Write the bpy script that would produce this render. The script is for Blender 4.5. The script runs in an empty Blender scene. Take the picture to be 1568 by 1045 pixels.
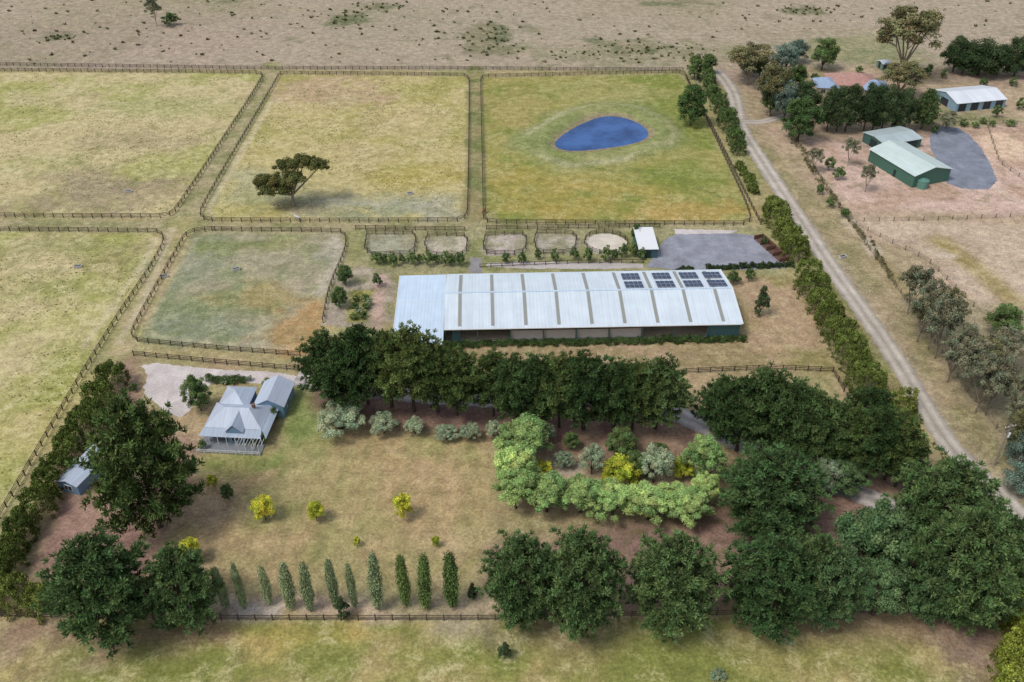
import bpy, math, random
import numpy as np
from mathutils import Vector, Matrix
from mathutils.geometry import tessellate_polygon

random.seed(7)
CAMH=115.0; F=1380.0; PITCH=math.atan(1002/F); CX,CY=784.0,522.5
SP,CP=math.sin(PITCH),math.cos(PITCH)

def lin(r,g,b,k=1.0):
    def f(c):
        c/=255.0
        return (c/12.92 if c<=0.04045 else ((c+0.055)/1.055)**2.4)*k
    return (f(r),f(g),f(b))

# survey helper: photo measurement -> ground position (metres) at height z
def G(x,y,z=0.0):
    v=(y-CY)/F
    zc=(CAMH-z)/(SP+v*CP)
    return Vector(((x-CX)/F*zc, zc*(CP-v*SP), z))
def depth(x,y,z=0.0):
    v=(y-CY)/F
    return (CAMH-z)/(SP+v*CP)
def height_at(Y,ytop):
    v=(ytop-CY)/F
    return CAMH-Y*(SP+v*CP)/(CP-v*SP)

# ---------------------------------------------------------------- noise
def _h(xi,yi,seed):
    M=np.uint64(0xffffffff)
    h=(xi.astype(np.int64).astype(np.uint64)*np.uint64(374761393)+yi.astype(np.int64).astype(np.uint64)*np.uint64(668265263)+np.uint64(seed*144269+11))&M
    h=((h^(h>>np.uint64(13)))*np.uint64(1274126177))&M
    h=(h^(h>>np.uint64(16)))&M
    return h.astype(np.float64)/4294967295.0
def vnoise(x,y,seed=0):
    xi=np.floor(x); yi=np.floor(y); fx=x-xi; fy=y-yi
    fx=fx*fx*(3-2*fx); fy=fy*fy*(3-2*fy)
    a=_h(xi,yi,seed);b=_h(xi+1,yi,seed);c=_h(xi,yi+1,seed);d=_h(xi+1,yi+1,seed)
    return (a*(1-fx)+b*fx)*(1-fy)+(c*(1-fx)+d*fx)*fy
def fbm(x,y,scale,seed=0,octv=4):
    s=0;a=1;t=0
    for i in range(octv):
        s=s+a*vnoise(x/scale+17.3*i,y/scale-9.1*i,seed+i); t+=a; a*=.55; scale*=.5
    return s/t
def sstep(a,b,x):
    t=np.clip((x-a)/(b-a),0,1); return t*t*(3-2*t)

# ---------------------------------------------------------------- materials
def newmat(name):
    m=bpy.data.materials.new(name); m.use_nodes=True
    nt=m.node_tree; nt.nodes.clear()
    out=nt.nodes.new('ShaderNodeOutputMaterial')
    return m,nt,out
def N(nt,t,**k):
    n=nt.nodes.new(t)
    for a,b in k.items(): setattr(n,a,b)
    return n
def noise(nt,co,scale,detail=5,rough=.6,dist=0):
    n=N(nt,'ShaderNodeTexNoise'); n.inputs['Scale'].default_value=scale
    n.inputs['Detail'].default_value=detail; n.inputs['Roughness'].default_value=rough
    n.inputs['Distortion'].default_value=dist
    nt.links.new(co,n.inputs['Vector']); return n.outputs['Fac']
def maprange(nt,s,a,b,c,d):
    n=N(nt,'ShaderNodeMapRange'); nt.links.new(s,n.inputs[0])
    for i,v in enumerate((a,b,c,d)): n.inputs[i+1].default_value=v
    return n.outputs[0]
def mul(nt,a,b,op='MULTIPLY'):
    n=N(nt,'ShaderNodeMath',operation=op)
    for i,q in enumerate((a,b)):
        if isinstance(q,(int,float)): n.inputs[i].default_value=q
        else: nt.links.new(q,n.inputs[i])
    return n.outputs[0]
def mixc(nt,fac,a,b,bt='MIX'):
    n=N(nt,'ShaderNodeMix',data_type='RGBA',blend_type=bt)
    if isinstance(fac,(int,float)): n.inputs[0].default_value=fac
    else: nt.links.new(fac,n.inputs[0])
    for i,q in ((6,a),(7,b)):
        if isinstance(q,tuple): n.inputs[i].default_value=(*q[:3],1)
        else: nt.links.new(q,n.inputs[i])
    return n.outputs[2]
def comb(nt,v):
    n=N(nt,'ShaderNodeCombineXYZ')
    for i in range(3): nt.links.new(v,n.inputs[i])
    return n.outputs[0]
def simple(name,col,rough=.7,metal=0,var=.25,scale=1.5,col2=None,bump=0,spec=.3):
    m,nt,out=newmat(name)
    tc=N(nt,'ShaderNodeTexCoord').outputs['Object']
    p=N(nt,'ShaderNodeBsdfPrincipled')
    n1=noise(nt,tc,scale,4,.65)
    c=mixc(nt,maprange(nt,n1,.35,.65,0,1),col,col2 if col2 else tuple(x*(1-var) for x in col))
    n2=noise(nt,tc,scale*7,2,.7)
    c=mixc(nt,1.0,c,comb(nt,maprange(nt,n2,.25,.75,1-var*.5,1+var*.5)),'MULTIPLY')
    nt.links.new(c,p.inputs['Base Color'])
    p.inputs['Roughness'].default_value=rough; p.inputs['Metallic'].default_value=metal
    p.inputs['Specular IOR Level'].default_value=spec
    nt.links.new(p.outputs[0],out.inputs[0]); return m
def roofmat(name,col,ang=0,rough=.45,dirt=.10):
    m,nt,out=newmat(name)
    tc=N(nt,'ShaderNodeTexCoord').outputs['Object']
    mp=N(nt,'ShaderNodeMapping'); nt.links.new(tc,mp.inputs[0])
    mp2=N(nt,'ShaderNodeMapping'); nt.links.new(mp.outputs[0],mp2.inputs[0]); mp2.inputs['Scale'].default_value=(1.3,.08,.08)
    st=noise(nt,mp2.outputs[0],1.0,4,.7)
    bl=noise(nt,mp.outputs[0],.25,4,.6)
    w=N(nt,'ShaderNodeTexWave',bands_direction='X'); nt.links.new(mp.outputs[0],w.inputs[0]); w.inputs['Scale'].default_value=.42
    k=mul(nt,maprange(nt,st,.3,.7,1-dirt,1+dirt*.5),maprange(nt,bl,.3,.7,.93,1.05))
    k=mul(nt,k,maprange(nt,w.outputs['Fac'],0,.25,.94,1.0))
    c=mixc(nt,1.0,col,comb(nt,k),'MULTIPLY')
    p=N(nt,'ShaderNodeBsdfPrincipled'); nt.links.new(c,p.inputs['Base Color'])
    p.inputs['Roughness'].default_value=rough; p.inputs['Metallic'].default_value=.0
    nt.links.new(p.outputs[0],out.inputs[0]); return m
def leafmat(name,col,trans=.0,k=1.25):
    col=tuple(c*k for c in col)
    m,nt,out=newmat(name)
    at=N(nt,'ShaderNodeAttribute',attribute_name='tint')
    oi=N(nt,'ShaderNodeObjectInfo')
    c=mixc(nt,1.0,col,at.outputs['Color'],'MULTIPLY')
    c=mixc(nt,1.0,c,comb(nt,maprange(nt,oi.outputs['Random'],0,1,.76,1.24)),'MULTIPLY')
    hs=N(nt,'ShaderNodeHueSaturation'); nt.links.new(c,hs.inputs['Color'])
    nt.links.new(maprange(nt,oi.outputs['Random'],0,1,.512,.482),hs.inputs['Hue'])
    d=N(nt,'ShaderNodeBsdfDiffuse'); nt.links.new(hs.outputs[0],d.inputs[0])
    if trans>0:
        t=N(nt,'ShaderNodeBsdfTranslucent'); mx=N(nt,'ShaderNodeMixShader')
        nt.links.new(hs.outputs[0],t.inputs[0]); mx.inputs[0].default_value=trans
        nt.links.new(d.outputs[0],mx.inputs[1]); nt.links.new(t.outputs[0],mx.inputs[2]); nt.links.new(mx.outputs[0],out.inputs[0])
    else: nt.links.new(d.outputs[0],out.inputs[0])
    return m

# ---------------------------------------------------------------- mesh builders
def np_mesh(name,V,Fq,mats=(),midx=None,tint=None,smooth=False):
    me=bpy.data.meshes.new(name)
    nv=len(V); nf=len(Fq)
    me.vertices.add(nv); me.vertices.foreach_set('co',np.ascontiguousarray(V,dtype=np.float32).ravel())
    me.loops.add(nf*4); me.loops.foreach_set('vertex_index',np.ascontiguousarray(Fq,dtype=np.int32).ravel())
    me.polygons.add(nf); me.polygons.foreach_set('loop_start',np.arange(0,nf*4,4,dtype=np.int32))
    me.polygons.foreach_set('loop_total',np.full(nf,4,dtype=np.int32))
    if midx is not None: me.polygons.foreach_set('material_index',np.asarray(midx,dtype=np.int32))
    if smooth: me.polygons.foreach_set('use_smooth',np.ones(nf,dtype=bool))
    for m in mats: me.materials.append(m)
    if tint is not None:
        a=me.color_attributes.new('tint','FLOAT_COLOR','POINT')
        t=np.ones((nv,4),dtype=np.float32); t[:,:3]=tint
        a.data.foreach_set('color',t.ravel())
    me.update(calc_edges=True); return me
def obj(name,me,loc=(0,0,0),parent=None):
    o=bpy.data.objects.new(name,me); bpy.context.scene.collection.objects.link(o)
    o.location=loc
    if parent: o.parent=parent
    return o
def empty(name,loc=(0,0,0),rz=0):
    o=bpy.data.objects.new(name,None); bpy.context.scene.collection.objects.link(o); o.location=loc; o.rotation_euler=(0,0,rz); o.empty_display_size=1
    return o
class MB:
    def __init__(s): s.v=[];s.f=[];s.m=[]
    def add(s,vs,fs,mat=0):
        b=len(s.v); s.v+= [tuple(q) for q in vs]; s.f+=[tuple(i+b for i in f) for f in fs]; s.m+=[mat]*len(fs)
    def box(s,c,d,rz=0,mat=0):
        x,y,z=d[0]/2,d[1]/2,d[2]/2; co,si=math.cos(rz),math.sin(rz)
        vs=[]
        for dz in(-z,z):
            for dx,dy in((-x,-y),(x,-y),(x,y),(-x,y)):
                vs.append((c[0]+dx*co-dy*si,c[1]+dx*si+dy*co,c[2]+dz))
        s.add(vs,[(3,2,1,0),(4,5,6,7),(0,1,5,4),(1,2,6,5),(2,3,7,6),(3,0,4,7)],mat)
    def beam(s,p0,p1,w,h,mat=0):
        p0=Vector(p0);p1=Vector(p1);d=(p1-p0)
        if d.length<1e-6:return
        d.normalize(); side=d.cross(Vector((0,0,1)))
        if side.length<1e-3: side=Vector((1,0,0))
        side.normalize(); up=side.cross(d); a=side*w/2;b=up*h/2
        vs=[p+i*a+j*b for p in(p0,p1) for i,j in((-1,-1),(1,-1),(1,1),(-1,1))]
        s.add(vs,[(0,1,2,3),(7,6,5,4),(0,4,5,1),(1,5,6,2),(2,6,7,3),(3,7,4,0)],mat)
    def slab(s,P,th,mat=0):
        P=[Vector(p) for p in P]; n=len(P)
        vs=P+[p-Vector((0,0,th)) for p in P]
        fs=[tuple(range(n)),tuple(range(2*n-1,n-1,-1))]+[(i,i+n,(i+1)%n+n,(i+1)%n) for i in range(n)]
        s.add(vs,fs,mat)
    def tube(s,p0,p1,r0,r1,n=6,mat=0,cap=True):
        p0=Vector(p0);p1=Vector(p1);d=(p1-p0).normalized()
        a=d.cross(Vector((0.1,0,1)) if abs(d.z)<.95 else Vector((1,0,0))).normalized(); b=d.cross(a)
        vs=[]
        for p,r in((p0,r0),(p1,r1)):
            for i in range(n):
                t=2*math.pi*i/n; vs.append(p+a*math.cos(t)*r+b*math.sin(t)*r)
        fs=[(i,(i+1)%n,(i+1)%n+n,i+n) for i in range(n)]
        if cap: fs+=[tuple(range(n-1,-1,-1)),tuple(range(n,2*n))]
        s.add(vs,fs,mat)
    def build(s,name,mats,parent=None,loc=(0,0,0)):
        me=bpy.data.meshes.new(name); L=Vector(loc)
        me.from_pydata([tuple(Vector(v)-L) for v in s.v],[],s.f)
        for m in mats: me.materials.append(m)
        me.polygons.foreach_set('material_index',s.m); me.update()
        return obj(name,me,loc,parent)

# ---------------------------------------------------------------- polygons in world
def W(pts,z=0): return [G(x,y,z) for x,y in pts]
def sdist(X,Y,poly,closed=True):
    d=np.full(X.shape,1e9); inside=np.zeros(X.shape,bool); n=len(poly)
    for i in range(n if closed else n-1):
        a=poly[i];b=poly[(i+1)%n]; ex,ey=b[0]-a[0],b[1]-a[1]
        L=ex*ex+ey*ey+1e-9
        t=np.clip(((X-a[0])*ex+(Y-a[1])*ey)/L,0,1)
        d=np.minimum(d,(X-a[0]-t*ex)**2+(Y-a[1]-t*ey)**2)
        if closed:
            c=((a[1]>Y)!=(b[1]>Y))
            xx=a[0]+(Y-a[1])*ex/(ey if abs(ey)>1e-9 else 1e-9)
            inside^=(c&(X<xx))
    d=np.sqrt(d)
    return np.where(inside,-d,d) if closed else d
def chaikin(P,it=2,closed=False):
    P=[Vector(p) for p in P]
    for _ in range(it):
        Q=[]; n=len(P)
        if not closed: Q.append(P[0])
        for i in range(n if closed else n-1):
            a=P[i];b=P[(i+1)%n]; Q+= [a*.75+b*.25,a*.25+b*.75]
        if not closed: Q.append(P[-1])
        P=Q
    return P
def resample(P,step,closed=False):
    P=[Vector(p) for p in P]
    if closed: P=P+[P[0]]
    out=[P[0]]
    tot=sum((P[i+1]-P[i]).length for i in range(len(P)-1)); n=max(1,round(tot/step)); st=tot/n
    acc=0;tgt=st
    for i in range(len(P)-1):
        l=(P[i+1]-P[i]).length
        while tgt<=acc+l+1e-6 and len(out)<=n:
            out.append(P[i].lerp(P[i+1],(tgt-acc)/max(l,1e-9))); tgt+=st
        acc+=l
    return out

# ================================================================ GROUND
pond_px=[(847,222),(856,211),(875,198),(897,187),(922,178),(950,179),(972,186),(987,195),(994,206),(986,215),(962,222),(930,227),(895,231),(862,231)]
pond=chaikin(W(pond_px,-.15),2,True)
xs=np.concatenate([-np.geomspace(6000,290,26),np.arange(-270,270.1,.75),np.geomspace(290,6000,26)])
ys=np.concatenate([-np.geomspace(3000,10,20),np.arange(20,62,3),np.arange(62,450,.75),np.geomspace(455,7000,30)])
X,Y=np.meshgrid(xs,ys)
Z=np.zeros_like(X)
COL=np.zeros(X.shape+(3,)); DRY=np.full(X.shape,.35)
WX=X+ (fbm(X,Y,6,50,3)-.5)*3.0; WY=Y+(fbm(X,Y,6,60,3)-.5)*3.0
def cvec(c): return np.array(lin(*c))
base=sstep(.35,.65,fbm(X,Y,60,1))[...,None]
COL[:]=cvec((164,152,128))*(1-base)+cvec((150,143,114))*base
def region(pts,c1,c2=None,soft=1.5,ns=14,seed=3,dry=None,world=False,op=1.0,lo=.38,hi=.62,warp=True):
    P=pts if world else W(pts)
    x0=min(p[0] for p in P)-soft-6;x1=max(p[0] for p in P)+soft+6;y0=min(p[1] for p in P)-soft-6;y1=max(p[1] for p in P)+soft+6
    i0,i1=np.searchsorted(xs,[x0,x1]); j0,j1=np.searchsorted(ys,[y0,y1]); sl=(slice(j0,j1),slice(i0,i1))
    xx,yy=(WX[sl],WY[sl]) if warp else (X[sl],Y[sl])
    sd=sdist(xx,yy,P)
    if op<1: sd=sd+(fbm(X[sl],Y[sl],5,seed+200,3)-.5)*soft*3.0   # ragged natural patches
    m=(1-sstep(-soft,soft,sd))*op
    apply(sl,m,c1,c2,ns,seed,dry,lo,hi)
def apply(sl,m,c1,c2,ns,seed,dry,lo=.38,hi=.62):
    c=np.zeros(m.shape+(3,)); c[:]=cvec(c1)
    if c2 is not None:
        t=sstep(lo,hi,fbm(X[sl],Y[sl],ns,seed))[...,None]; c=c*(1-t)+cvec(c2)*t
    COL[sl]=COL[sl]*(1-m[...,None])+c*m[...,None]
    if dry is not None: DRY[sl]=DRY[sl]*(1-m)+dry*m
def stroke(pts,w,c1,c2=None,soft=1.0,ns=6,seed=5,dry=None,op=1.0,world=False):
    P=pts if world else chaikin(W(pts),1)
    x0=min(p[0] for p in P)-w-6;x1=max(p[0] for p in P)+w+6;y0=min(p[1] for p in P)-w-6;y1=max(p[1] for p in P)+w+6
    i0,i1=np.searchsorted(xs,[x0,x1]); j0,j1=np.searchsorted(ys,[y0,y1]); sl=(slice(j0,j1),slice(i0,i1))
    xx=X[sl]*.6+WX[sl]*.4; yy=Y[sl]*.6+WY[sl]*.4
    sd=sdist(xx,yy,P,False)-w/2; m=(1-sstep(-soft,soft,sd))*op
    apply(sl,m,c1,c2,ns,seed,dry)
def blob(x,y,rx,ry,c1,op=.8,c2=None,seed=9,dry=None,soft=4):
    c=G(x,y); s=depth(x,y)/F; r=rx*s; q=abs(G(x,y-ry)[1]-c[1])
    P=[(c[0]+r*math.cos(t)*(1+.25*math.sin(3*t+x)),c[1]+q*math.sin(t)*(1+.2*math.cos(2*t+y))) for t in np.linspace(0,6.283,15)[:-1]]
    region(P,c1,c2,soft=soft,seed=seed,world=True,op=op,dry=dry)
LANE=((137,138,92),(160,152,112))
blob(200,60,260,30,(163,146,128),.5,soft=18)
blob(700,40,260,30,(158,150,126),.5,soft=18)
blob(980,80,180,16,(130,130,96),.7,(150,146,114),soft=8)
blob(1330,75,75,24,(116,130,82),.7,(142,142,98),soft=6)
for b in [(530,30,34,10),(583,12,28,7),(742,60,40,22),(85,56,24,6),(812,45,12,4),(1230,16,36,5),(1040,5,50,5),(905,62,14,6),(340,3,20,3),(770,78,24,5),(975,72,50,7)]:
    blob(*b,(92,104,68),.85,(128,124,94),soft=3.5)
region([(-900,104),(1048,108),(1160,240),(1240,380),(1345,600),(1440,720),(1640,940),(1900,1300),(-900,1300)],(148,146,96),(162,152,106),soft=1.5,ns=20)
# paddock A
region([(-700,107),(398,113),(402,122),(275,318),(255,334),(-700,332)],(162,162,96),(184,173,124),ns=22,seed=21,dry=.95)
blob(170,290,110,34,(148,136,108),.85,(158,146,110),soft=9,dry=.3)
blob(30,320,60,14,(142,130,102),.6,soft=5,dry=.3)
blob(260,160,110,12,(152,158,98),.6,soft=7)
blob(60,250,70,14,(144,150,84),.5,soft=7)
blob(100,150,80,14,(186,172,132),.5,soft=7)
blob(230,215,90,16,(152,140,106),.6,soft=8,dry=.4)
# paddock B
region([(428,115),(714,118),(718,130),(716,322),(690,341),(330,341),(308,322)],(180,169,112),(164,158,92),ns=16,seed=31,dry=.85)
blob(500,140,90,22,(176,153,120),.85,(170,154,112),soft=7)
blob(620,190,70,24,(194,180,126),.6,(174,160,114),soft=6,dry=1)
blob(560,240,60,24,(192,180,132),.5,(174,160,114),soft=6,dry=1)
blob(560,315,150,22,(142,150,114),.9,(158,160,134),soft=6,dry=.2)
blob(680,325,40,14,(168,166,142),.7,soft=4,dry=.2)
blob(380,290,50,30,(162,164,126),.7,(144,150,102),soft=6,dry=.3)
blob(455,318,60,8,(132,120,88),.6,soft=3,dry=.3)
blob(630,270,70,24,(170,158,84),.7,soft=6)
# paddock C
region([(738,120),(1030,114),(1050,122),(1148,322),(1140,343),(765,341),(742,322)],(126,136,64),(152,148,82),ns=14,seed=41,dry=.4)
blob(800,290,80,40,(160,148,74),.8,(144,140,72),soft=7,dry=.5)
blob(1050,325,90,14,(182,152,88),.9,(162,143,76),soft=5,dry=.6)
blob(960,290,80,12,(166,150,78),.7,soft=5,dry=.5)
blob(1040,265,60,22,(118,134,58),.7,soft=5,dry=.2)
blob(790,160,40,30,(160,148,90),.6,soft=6)
blob(880,320,100,14,(158,144,70),.7,soft=5)
blob(920,140,100,14,(152,150,92),.6,soft=6)
sdp=sdist(X,Y,pond)
wob=(fbm(X,Y,9,77,4)-.5)*9
m=(1-sstep(9,17,sdp+wob))*.6; t=np.zeros(X.shape+(3,)); t[:]=cvec((134,144,96)); COL[:]=COL*(1-m[...,None])+t*m[...,None]
m=np.exp(-((sdp+wob-9.5)/1.5)**2)*.6*sstep(.3,.6,fbm(X,Y,20,79,2)); t[:]=cvec((180,178,138)); COL[:]=COL*(1-m[...,None])+t*m[...,None]
m=(1-sstep(1.0,3.0,sdp+wob*.3))*.8; t[:]=cvec((144,130,104)); COL[:]=COL*(1-m[...,None])+t*m[...,None]
DRY[sdp<14]=.15
Z+= np.where(sdp<0,-.15+np.maximum(sdp*.3,-1.2),0)
Z+= np.where(sdp>=0, -.15*(1-sstep(0,2,sdp))+.9*sstep(.3,4.5,sdp)*(1-sstep(6,13,sdp)),0)
stroke([(990,228),(1040,215),(1020,190)],2,(168,164,120),op=.6,soft=1.5)
stroke([(850,240),(920,262),(1010,262),(1100,300)],2,(112,124,60),op=.7,soft=1.5)
# paddock D
region([(-900,350),(235,358),(250,370),(245,392),(150,530),(0,790),(-500,1500)],(156,158,88),(184,173,124),ns=20,seed=51,dry=1.0)
blob(90,380,110,18,(162,150,120),.7,(142,142,90),soft=6,dry=.6)
blob(60,440,80,16,(134,142,74),.6,soft=6)
blob(180,400,60,20,(128,132,76),.6,(146,140,90),soft=5)
blob(120,490,70,20,(168,168,96),.6,soft=6)
blob(40,640,80,70,(150,156,74),.6,(178,168,104),soft=8)
# paddock E
region([(325,355),(510,357),(530,366),(528,392),(500,460),(470,500),(458,542),(330,534),(212,522),(206,508),(275,378),(298,359)],(126,136,96),(156,151,120),ns=12,seed=61,dry=.4)
blob(300,400,60,30,(142,147,118),.7,(166,164,138),soft=5,dry=.3)
blob(400,455,60,24,(160,143,88),.7,(120,129,78),soft=4,dry=.4)
blob(455,505,50,32,(178,140,88),.85,(152,134,86),soft=4,dry=.5)
blob(400,375,90,14,(114,128,68),.7,(142,142,90),soft=4)
blob(460,435,30,10,(184,170,144),.6,soft=3)
blob(310,500,80,12,(136,144,118),.7,soft=4)
blob(510,380,20,20,(168,164,146),.6,soft=3)
stroke([(300,366),(280,395),(222,500),(225,515),(330,526),(440,534)],1.2,(180,172,142),op=.5,soft=1)
stroke([(515,364),(520,390),(490,450)],2.2,(186,178,156),op=.7,soft=1.2)
stroke([(325,334),(318,318),(420,150)],1.6,(190,182,150),op=.6,soft=1)
stroke([(240,365),(232,385),(130,530)],1.5,(198,188,150),op=.6,soft=1)
# lanes
stroke([(418,100),(408,130),(350,225),(285,335)],7,*LANE)
stroke([(727,105),(728,200),(729,340),(728,398)],6,(120,126,76),(148,140,96))
stroke([(-300,345),(250,347),(400,349),(1140,350)],6,*LANE)
stroke([(280,340),(258,400),(182,530)],7,(156,152,100),(174,161,118))
stroke([(262,352),(230,440),(182,528)],1.2,(192,182,148),op=.8)
stroke([(540,360),(548,395)],5,(142,142,92))
# road corridor
region([(1050,95),(1110,108),(1145,215),(1260,385),(1420,640),(1470,700),(1700,880),(1650,950),(1440,760),(1345,610),(1240,400),(1150,250)],(130,131,80),(156,143,100),soft=2,ns=8,seed=71)
region([(1120,105),(1300,102),(1640,108),(1900,300),(2000,900),(1568,745),(1470,690),(1400,560),(1290,400),(1200,270),(1160,220)],(176,156,128),(160,146,112),soft=3,ns=14,seed=72,dry=.4)
region([(1225,215),(1335,205),(1440,195),(1700,190),(1700,335),(1300,320)],(194,170,150),(178,152,128),soft=3,ns=10,seed=73,dry=.2)
region([(1300,335),(1700,348),(1800,480),(1500,470),(1420,400)],(172,154,128),(188,170,144),soft=3,ns=14,seed=74)
stroke([(1150,205),(1230,300),(1300,385),(1380,480),(1480,640),(1560,720)],8,(130,127,84),(160,146,108),soft=4,op=.8)
stroke([(1300,340),(1350,400),(1400,465)],4,(186,174,148),(148,136,92),op=.8)
stroke([(1440,370),(1500,415),(1560,470)],6,(146,132,74),(168,152,100),op=.8,soft=2)
blob(1440,392,26,7,(192,180,154),.9,soft=1.5)
region([(1400,460),(1700,470),(1800,720),(1560,700),(1480,610)],(154,144,112),(134,126,96),soft=3,ns=8,seed=75)
region([(1060,80),(1240,100),(1200,130),(1130,125),(1090,130)],(170,150,130),(150,140,112),soft=3,ns=10)
blob(1330,180,130,34,(134,118,98),.8,(158,140,116),soft=4)
blob(1520,120,70,14,(162,140,122),.7,soft=4)
blob(1480,180,70,14,(110,126,72),.6,(160,150,124),soft=4)
blob(1535,225,44,24,(212,188,156),.8,soft=3)
stroke([(1440,205),(1470,235),(1540,300),(1600,330)],3,(206,186,162),op=.6,soft=2)
# yards
region([(545,352),(1150,352),(1200,420),(590,420),(548,400)],(150,148,106),(132,136,86),ns=8,seed=81)
yards=[[(562,360),(632,359),(638,368),(634,390),(572,394),(558,384)],[(655,362),(710,362),(716,370),(714,388),(700,397),(656,392),(650,376)],
 [(744,361),(800,360),(806,367),(805,386),(796,391),(746,391),(739,380)],[(822,358),(876,359),(883,367),(880,386),(870,390),(822,389),(817,370)]]
for i,yp in enumerate(yards): region(yp,((158,160,132),(184,178,154),(180,170,156),(172,166,148))[i],(150,148,118),soft=.8,ns=4,seed=90+i,dry=.1)
region([(520,405),(610,412),(604,500),(560,500),(490,500),(510,440)],(164,154,134),(140,138,100),soft=1,ns=4)
region([(535,445),(572,445),(562,492),(530,492)],(138,136,62),(90,98,52),soft=1,ns=2.5,dry=.6)
stroke([(585,425),(577,500)],2.5,(184,158,140))
region([(600,500),(1140,490),(1260,540),(1290,575),(600,560)],(170,148,116),(150,136,96),ns=8,soft=2,seed=95)
blob(1190,480,80,40,(174,146,114),.8,(150,137,90),soft=5)
blob(1205,520,50,24,(172,146,114),.7,soft=4)
region([(1120,420),(1215,425),(1290,580),(1180,570),(1140,500)],(170,148,114),(142,134,84),soft=2,ns=8,seed=96)
region([(205,545),(1290,575),(1420,720),(1640,935),(-60,938),(0,860)],(154,147,100),(166,147,110),soft=2,ns=10,seed=97)
# lawn
region([(300,690),(420,690),(440,608),(480,605),(560,660),(750,670),(752,790),(740,880),(330,890),(240,840)],(156,150,96),(170,150,106),soft=2,ns=14,seed=98,dry=.2)
blob(600,740,120,34,(180,154,114),.8,(162,148,98),soft=8)
blob(450,650,28,50,(120,140,74),.85,soft=5)
blob(350,715,60,12,(124,140,66),.7,soft=4)
blob(540,860,180,18,(132,139,76),.8,(158,148,100),soft=5)
blob(420,790,60,20,(136,143,84),.5,soft=5)
blob(690,830,60,16,(180,158,118),.6,soft=4)
blob(330,780,40,26,(172,146,120),.7,soft=4)
blob(300,850,40,20,(166,144,112),.6,soft=4)
for i in range(16):
    stroke([(432+i*22,672+i*1),(350+i*28,840)],.8,(130,138,84) if i%2 else (190,170,124),soft=.9,op=.26)
MU=((122,98,86),(140,114,96))
region([(455,560),(760,590),(1060,625),(1090,700),(850,700),(740,668),(560,655),(480,625)],*MU,soft=3,ns=6,seed=99,dry=.1)
region([(840,640),(1060,640),(1080,720),(870,712)],(132,104,92),(146,124,100),soft=2,ns=5,dry=.1)
blob(950,725,120,26,(160,144,108),.8,(176,156,124),soft=3)
blob(870,715,22,14,(186,172,150),.8,soft=2)
region([(205,545),(180,560),(120,700),(40,870),(70,940),(330,945),(330,890),(240,845),(300,760),(300,690),(230,640)],(142,114,100),(158,130,110),soft=3,ns=6,seed=101,dry=.1)
region([(740,830),(960,800),(1100,780),(1300,740),(1420,700),(1640,880),(1640,945),(740,945)],(134,110,96),(152,128,106),soft=3,ns=6,seed=102,dry=.1)
stroke([(330,932),(520,936),(740,930)],5,(186,166,138),(152,142,106),soft=1.5)
region([(350,925),(430,930),(430,948),(340,946)],(176,170,160),soft=1.5)
# bottom paddock
region([(-200,950),(740,950),(1640,938),(2200,1300),(-600,1300)],(130,136,68),(162,150,94),soft=1.2,ns=9,seed=111,dry=.8)
blob(470,972,120,16,(196,170,102),.8,(158,148,74),soft=4,dry=1)
blob(680,1010,120,26,(122,135,58),.7,soft=5,dry=.8)
blob(40,985,110,26,(152,136,104),.8,(134,130,88),soft=5,dry=.3)
blob(700,962,40,10,(178,168,144),.7,soft=3)
blob(1350,960,200,18,(138,114,96),.85,(156,132,108),soft=4,dry=.1)
blob(1490,1015,40,20,(144,122,108),.8,soft=4)
blob(200,975,150,12,(146,118,100),.7,soft=4,dry=.1)
blob(860,975,90,14,(134,120,92),.7,soft=4)
blob(1150,1010,200,22,(130,138,66),.6,soft=6,dry=.8)
blob(310,1030,160,14,(122,132,60),.6,soft=4)
lum=COL.mean(-1,keepdims=True)
COL=(lum+(COL-lum)*.94)*np.array([1.18,1.12,1.16])
nx,ny=len(xs),len(ys)
idx=np.arange(nx*ny).reshape(ny,nx)
Fq=np.stack([idx[:-1,:-1],idx[:-1,1:],idx[1:,1:],idx[1:,:-1]],-1).reshape(-1,4)
def ground_mat():
    m,nt,out=newmat('ground_mat')
    tc=N(nt,'ShaderNodeTexCoord').outputs['Object']
    at=N(nt,'ShaderNodeAttribute',attribute_name='tint')
    dr=N(nt,'ShaderNodeAttribute',attribute_name='dry')
    n2=noise(nt,tc,.42,6,.8,.3); n3=noise(nt,tc,2.0,3,.82); n4=noise(nt,tc,.13,6,.78,.6)
    k=mul(nt,maprange(nt,n2,.34,.66,.68,1.26),maprange(nt,n3,.32,.68,.68,1.30))
    c=mixc(nt,1.0,at.outputs['Color'],comb(nt,k),'MULTIPLY')
    pf=mul(nt,maprange(nt,n4,.47,.58,0,.85),dr.outputs['Fac'])
    pf=mul(nt,pf,maprange(nt,n2,.46,.56,.12,1))
    pf=mul(nt,pf,maprange(nt,n3,.38,.56,.15,1))
    c=mixc(nt,pf,c,lin(216,204,160))
    c=mixc(nt,maprange(nt,n4,.45,.36,0,.42),c,lin(108,114,66))
    p=N(nt,'ShaderNodeBsdfDiffuse')
    nt.links.new(c,p.inputs['Color'])
    nt.links.new(p.outputs[0],out.inputs[0]); return m
gm=np_mesh('ground',np.stack([X,Y,Z],-1).reshape(-1,3),Fq,[ground_mat()],tint=COL.reshape(-1,3),smooth=True)
da=gm.attributes.new('dry','FLOAT','POINT'); da.data.foreach_set('value',DRY.ravel().astype(np.float32))
obj('ground',gm)

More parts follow.
